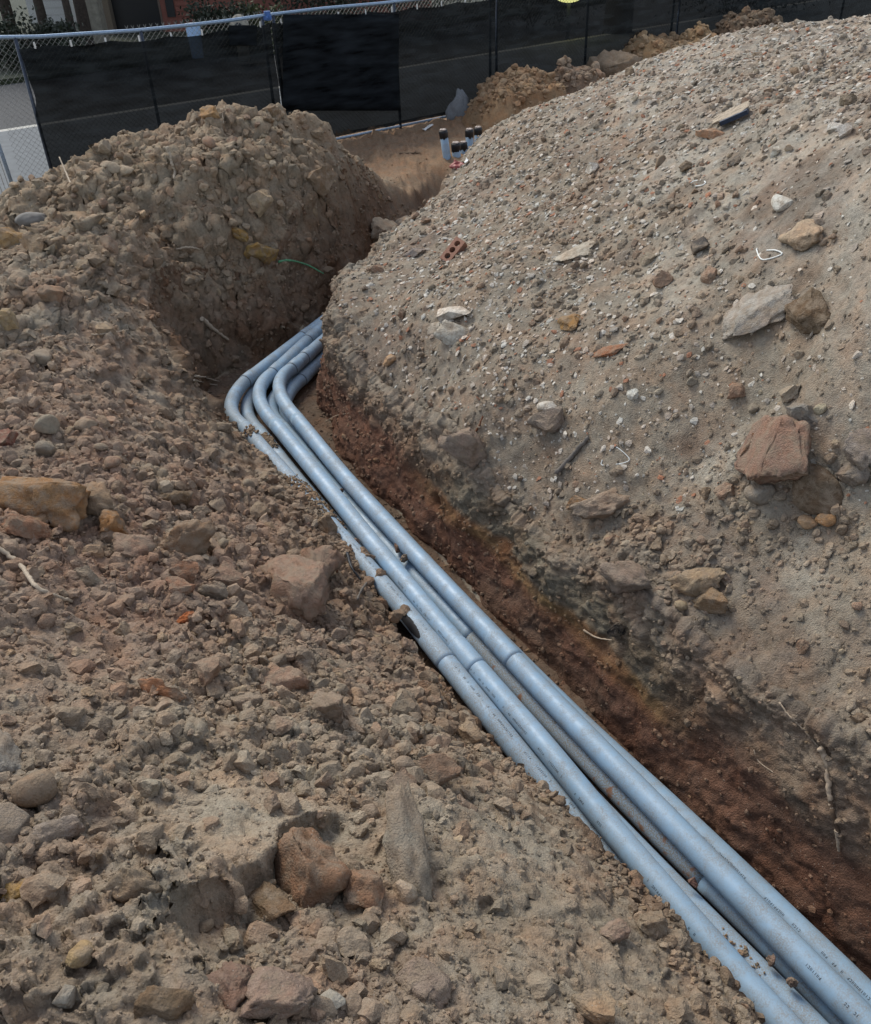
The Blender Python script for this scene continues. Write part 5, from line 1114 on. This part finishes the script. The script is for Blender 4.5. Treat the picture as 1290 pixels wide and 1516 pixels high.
# ------------------------------------------------------------------ beyond the fence
def at_y(px, py, Y): d = dirn(px, py); return CAMP+d*(Y/d[1])
p = at_plane(668, 160, B1, B2)-nF*.22
lump('plastic_bag', 'bag', 'slumped grey white plastic bag at the foot of the fence screen', (p[0], p[1], .36), (.26, .12, .30), (.5, .5, .5), 8, 'bag_white', amp=.3); _bg = COL.objects['plastic_bag']
for v_ in _bg.data.vertices: k_ = 1-.42*(v_.co.z+1)*.9; v_.co.x = v_.co.x*k_*1.2+.25*max(0, v_.co.z)*math.sin(v_.co.z*3); v_.co.y *= k_
p = at_plane(706, 150, B1, B2)-nF*.25
lump('tarpaulin', 'tarp', 'rolled dark green tarpaulin at the screen right of the bag', (p[0], p[1], .36), (.42, .09, .08), (.05, .2, .1), 9, 'green_tarp', amp=.1, rot=.6)
plain('brick_wall', (.17, .065, .048), .9, bump=.004, scale=50); plain('dark_opening', (.006, .006, .007), .5); plain('tan_wall', (.12, .095, .07), .9); plain('white_siding', (.42, .42, .41), .8); plain('mortar', (.2, .17, .15), .9)
plain('bark', (.035, .026, .02), .95, bump=.02, scale=18, var=.4); plain('dark_trim', (.10, .07, .055), .8); plain('bin_blue', (.28, .42, .62), .5); plain('pillar_stone', (.20, .185, .15), .9, bump=.01, scale=8)
def wall_box(root, name, x0, x1, y, z0, z1, th, mat):
    bm = bmesh.new(); add_box(bm, ((x0+x1)/2-root.location.x, y-root.location.y, (z0+z1)/2-root.location.z), (x1-x0, th, z1-z0)); return link(name, bm_mesh(name, bm), MAT[mat], root)
YH = 32.0; X = lambda px, Y=YH: float(at_y(px, 30, Y)[0])
hs = empty('brick_house', (X(300), YH, .15), 'dark red brick house with a wide black doorway far behind the fence', 'house')
wall_box(hs, 'wall', X(243), X(640), YH, .15, 5.6, .4, 'brick_wall'); wall_box(hs, 'door_surround', X(150), X(170), YH-.05, .15, 5.6, .5, 'tan_wall')
wall_box(hs, 'garage_door', X(170), X(241), YH+.1, .15, 3.2, .12, 'dark_opening'); wall_box(hs, 'lintel', X(170), X(241), YH, 3.2, 5.6, .4, 'tan_wall'); wall_box(hs, 'door_trim', X(241), X(244), YH-.12, .15, 3.2, .2, 'dark_trim')
wall_box(hs, 'window', X(252), X(264), YH-.21, .6, 1.9, .06, 'dark_opening')
rf = bmesh.new(); vs = [rf.verts.new(v) for v in [(X(140), YH-1, 5.6), (X(660), YH-1, 5.6), (X(660), YH+9, 5.6), (X(140), YH+9, 5.6), (X(170), YH+4, 8.5), (X(620), YH+4, 8.5)]]
for f in ((0, 1, 5, 4), (1, 2, 5), (2, 3, 4, 5), (3, 0, 4), (3, 2, 1, 0)): rf.faces.new([vs[i] for i in f])
me_ = bm_mesh('roof', rf); me_.transform(Matrix.Translation(-hs.location)); link('roof', me_, MAT['dark_trim'], hs)
for row in range(2, 14):   # mortar courses that can be told apart at this distance as faint relief
    o = wall_box(hs, 'brick_course', X(266), X(300), YH-.215, .15+row*.15, .15+row*.15+.12, .03, 'brick_wall')
sh = empty('white_house', (X(88, 36), 36, .15), 'white sided house between dark tree trunks, far left beyond the fence', 'house')
wall_box(sh, 'wall', X(48, 36), X(112, 36), 36, .15, 5, .3, 'white_siding')
for k in range(12): wall_box(sh, 'siding_board', X(48, 36), X(112, 36), 35.84, .25+k*.22, .25+k*.22+.19, .03, 'white_siding')
pl = empty('stone_pillar', (X(150, 30), 30, .15), 'pale stone pillar left of the black doorway', 'pillar'); wall_box(pl, 'shaft', X(136, 30), X(153, 30), 30, .15, 3.2, .5, 'pillar_stone'); wall_box(pl, 'cap', X(134, 30), X(155, 30), 30, 3.2, 3.35, .6, 'pillar_stone')
bn = empty('bin', (X(284, 26), 26, .15), 'pale blue bin standing on the lawn before the brick house', 'bin')
bm = bmesh.new(); bmesh.ops.create_cone(bm, cap_ends=True, segments=20, radius1=.15, radius2=.19, depth=.75, matrix=Matrix.Translation((0, 0, .375))); link('body', bm_mesh('b', bm), MAT['bin_blue'], bn)
bm = bmesh.new(); bmesh.ops.create_cone(bm, cap_ends=True, segments=20, radius1=.205, radius2=.18, depth=.05, matrix=Matrix.Translation((0, 0, .775))); link('lid', bm_mesh('b', bm), MAT['white_plastic'], bn)
mk = empty('garden_urn', (X(354, 25), 25, .15), 'pale grey rounded garden urn with a dark hollow by the shrubs', 'urn')
bm = bmesh.new(); bmesh.ops.create_cone(bm, cap_ends=True, segments=20, radius1=.16, radius2=.13, depth=.5, matrix=Matrix.Translation((0, 0, .25))); bmesh.ops.create_uvsphere(bm, u_segments=20, v_segments=12, radius=.24, matrix=Matrix.Translation((0, 0, .75)) @ Matrix.Diagonal((1, 1, 1.25, 1))); link('body', bm_mesh('b', bm, True), MAT['pillar_stone'], mk)
bm = bmesh.new(); bmesh.ops.create_uvsphere(bm, u_segments=16, v_segments=10, radius=.15, matrix=Matrix.Translation((0, -.14, .72)) @ Matrix.Diagonal((1, .8, 1.4, 1))); link('hollow', bm_mesh('b', bm, True), MAT['dark_opening'], mk)  # near-black solid that paints in the shade inside the urn
# trees and shrubs
def foliage_mat(name, col):
    mt, t, b = new_mat(name); g = N(t, 'ShaderNodeNewGeometry'); n = N(t, 'ShaderNodeTexNoise', i_Scale=1.7, i_Detail=4); t.links.new(g.outputs['Position'], n.inputs['Vector'])
    r = ramp(t, [(.3, tuple(c_*.6 for c_ in col)), (.7, tuple(c_*1.5 for c_ in col))]); t.links.new(n.outputs[0], r.inputs[0]); t.links.new(r.outputs[0], b.inputs['Base Color']); b.inputs['Roughness'].default_value = .7; MAT[name] = mt
foliage_mat('leaf_dark', (.014, .020, .009)); foliage_mat('leaf_olive', (.035, .042, .012))
def crown(c0, rad_, n, leaf, seed):
    g = np.random.default_rng(seed); cl = g.normal(size=(14, 3)); cl /= np.linalg.norm(cl, axis=1)[:, None]; cl *= g.uniform(.35, .85, 14)[:, None]
    k = g.integers(0, 14, n); P = cl[k]+g.normal(size=(n, 3))*.23; P = P*np.array(rad_)+np.array(c0)
    a_ = g.normal(size=(n, 3)); a_ /= np.linalg.norm(a_, axis=1)[:, None]; b_ = np.cross(a_, g.normal(size=(n, 3))); b_ /= np.linalg.norm(b_, axis=1)[:, None]
    V_ = np.stack([P-a_*leaf, P-b_*leaf*.5, P+a_*leaf, P+b_*leaf*.5], 1).reshape(-1, 3); return np_mesh('leaves', V_, np.arange(4*n).reshape(-1, 4), False)
def tree(label, px, Y, h, r_, cr, seed, cat='tree', name='tree', nleaf=2500, mat='leaf_dark', bare=False):
    x = X(px, Y); root = empty(name, (x, Y, .15), label, cat)
    P = np.array([(0, 0, -.2), (.03*h*.2, 0, h*.3), (-.02*h, .05, h*.6), (.03*h, 0, h)]); link('trunk', tube(crom(P, .3), np.linspace(r_, r_*.45, len(crom(P, .3))), 12), MAT['bark'], root)
    g = np.random.default_rng(seed)
    for k in range(4):
        a_ = g.uniform(0, 6.28); z0 = h*g.uniform(.5, .85); L_ = h*.3; P = np.array([(0, 0, z0), (math.cos(a_)*L_*.5, math.sin(a_)*L_*.5, z0+L_*.35), (math.cos(a_)*L_, math.sin(a_)*L_, z0+L_*.8)])
        link('limb', tube(crom(P, .3), .3*r_, 8), MAT['bark'], root)
    link('crown', crown((0, 0, h+.3*cr), (cr, cr, cr*.75), nleaf, .13, seed), MAT[mat], root)
tree('dark leaning tree left of the white siding', 62, 29, 4.2, .16, 2.4, 1); tree('slim dark tree in front of the white siding', 102, 28, 4.6, .12, 2.0, 2)
tree('dark tree trunk between the white siding and the pale pillar', 122, 29, 4.8, .20, 2.2, 3); tree('thick dark tree trunk seen through the screen above the dirt mounds', 915, 27, 5.0, .42, 3.0, 4)
tree('dark tree at the top left picture corner', 12, 30, 4.5, .2, 2.8, 5)
def shrub(label, px, Y, rad_, seed, mat):
    x = X(px, Y); root = empty('shrub', (x, Y, .15), label, 'shrub')
    for k in range(5): a_ = k*1.3; link('stem', tube(np.array([(0, 0, -.1), (math.cos(a_)*.2*rad_[0], math.sin(a_)*.2, rad_[2]*.6), (math.cos(a_)*.5*rad_[0], math.sin(a_)*.4, rad_[2])]), .02, 6), MAT['bark'], root)
    link('foliage', crown((0, 0, rad_[2]*.8), rad_, 2600, .06, seed), MAT[mat], root)
shrub('dark green shrub left of the garden urn', 322, 27, (.95, .6, .75), 21, 'leaf_dark'); shrub('olive green shrub right of the garden urn', 383, 27, (.7, .5, .6), 22, 'leaf_olive')
shrub('dark low hedge bush at the far left beyond the rail', 25, 25, (1.3, .6, .8), 23, 'leaf_dark'); shrub('dark bush under the slim tree beyond the rail', 78, 26, (.8, .5, .6), 24, 'leaf_dark')
shrub('dark bush seen through the screen left of the lit globe', 790, 30, (1.6, .8, .9), 25, 'leaf_dark'); shrub('dark wide bush seen through the screen at the far right', 1080, 30, (2.4, .8, 1.1), 26, 'leaf_dark')
shrub('bushy dark shrub behind the darker cloth square', 500, 29, (1.8, .8, 1.2), 27, 'leaf_dark'); shrub('bushy dark shrub behind the second fence panel', 640, 29, (1.8, .8, 1.2), 28, 'leaf_dark')
# lit globe lamp
mt, t, b = new_mat('lamp_glow'); b.inputs['Emission Color'].default_value = (.95, .95, .35, 1); b.inputs['Emission Strength'].default_value = 7; b.inputs['Base Color'].default_value = (.8, .8, .6, 1); MAT['lamp_glow'] = mt
q = at_y(843, -4, 26); lp = empty('garden_lamp', (q[0], q[1], .15), 'lit yellow globe lamp glowing through the screen at the top', 'lamp')
link('post', tube(np.array([(0, 0, 0), (0, 0, .3), (0, 0, q[2]-.15)]), .05, 12), MAT['dark_steel'], lp)
bm = bmesh.new(); bmesh.ops.create_uvsphere(bm, u_segments=24, v_segments=14, radius=.38, matrix=Matrix.Translation((0, 0, q[2])) @ Matrix.Diagonal((1.15, 1, .7, 1))); link('globe', bm_mesh('g', bm, True), MAT['lamp_glow'], lp)
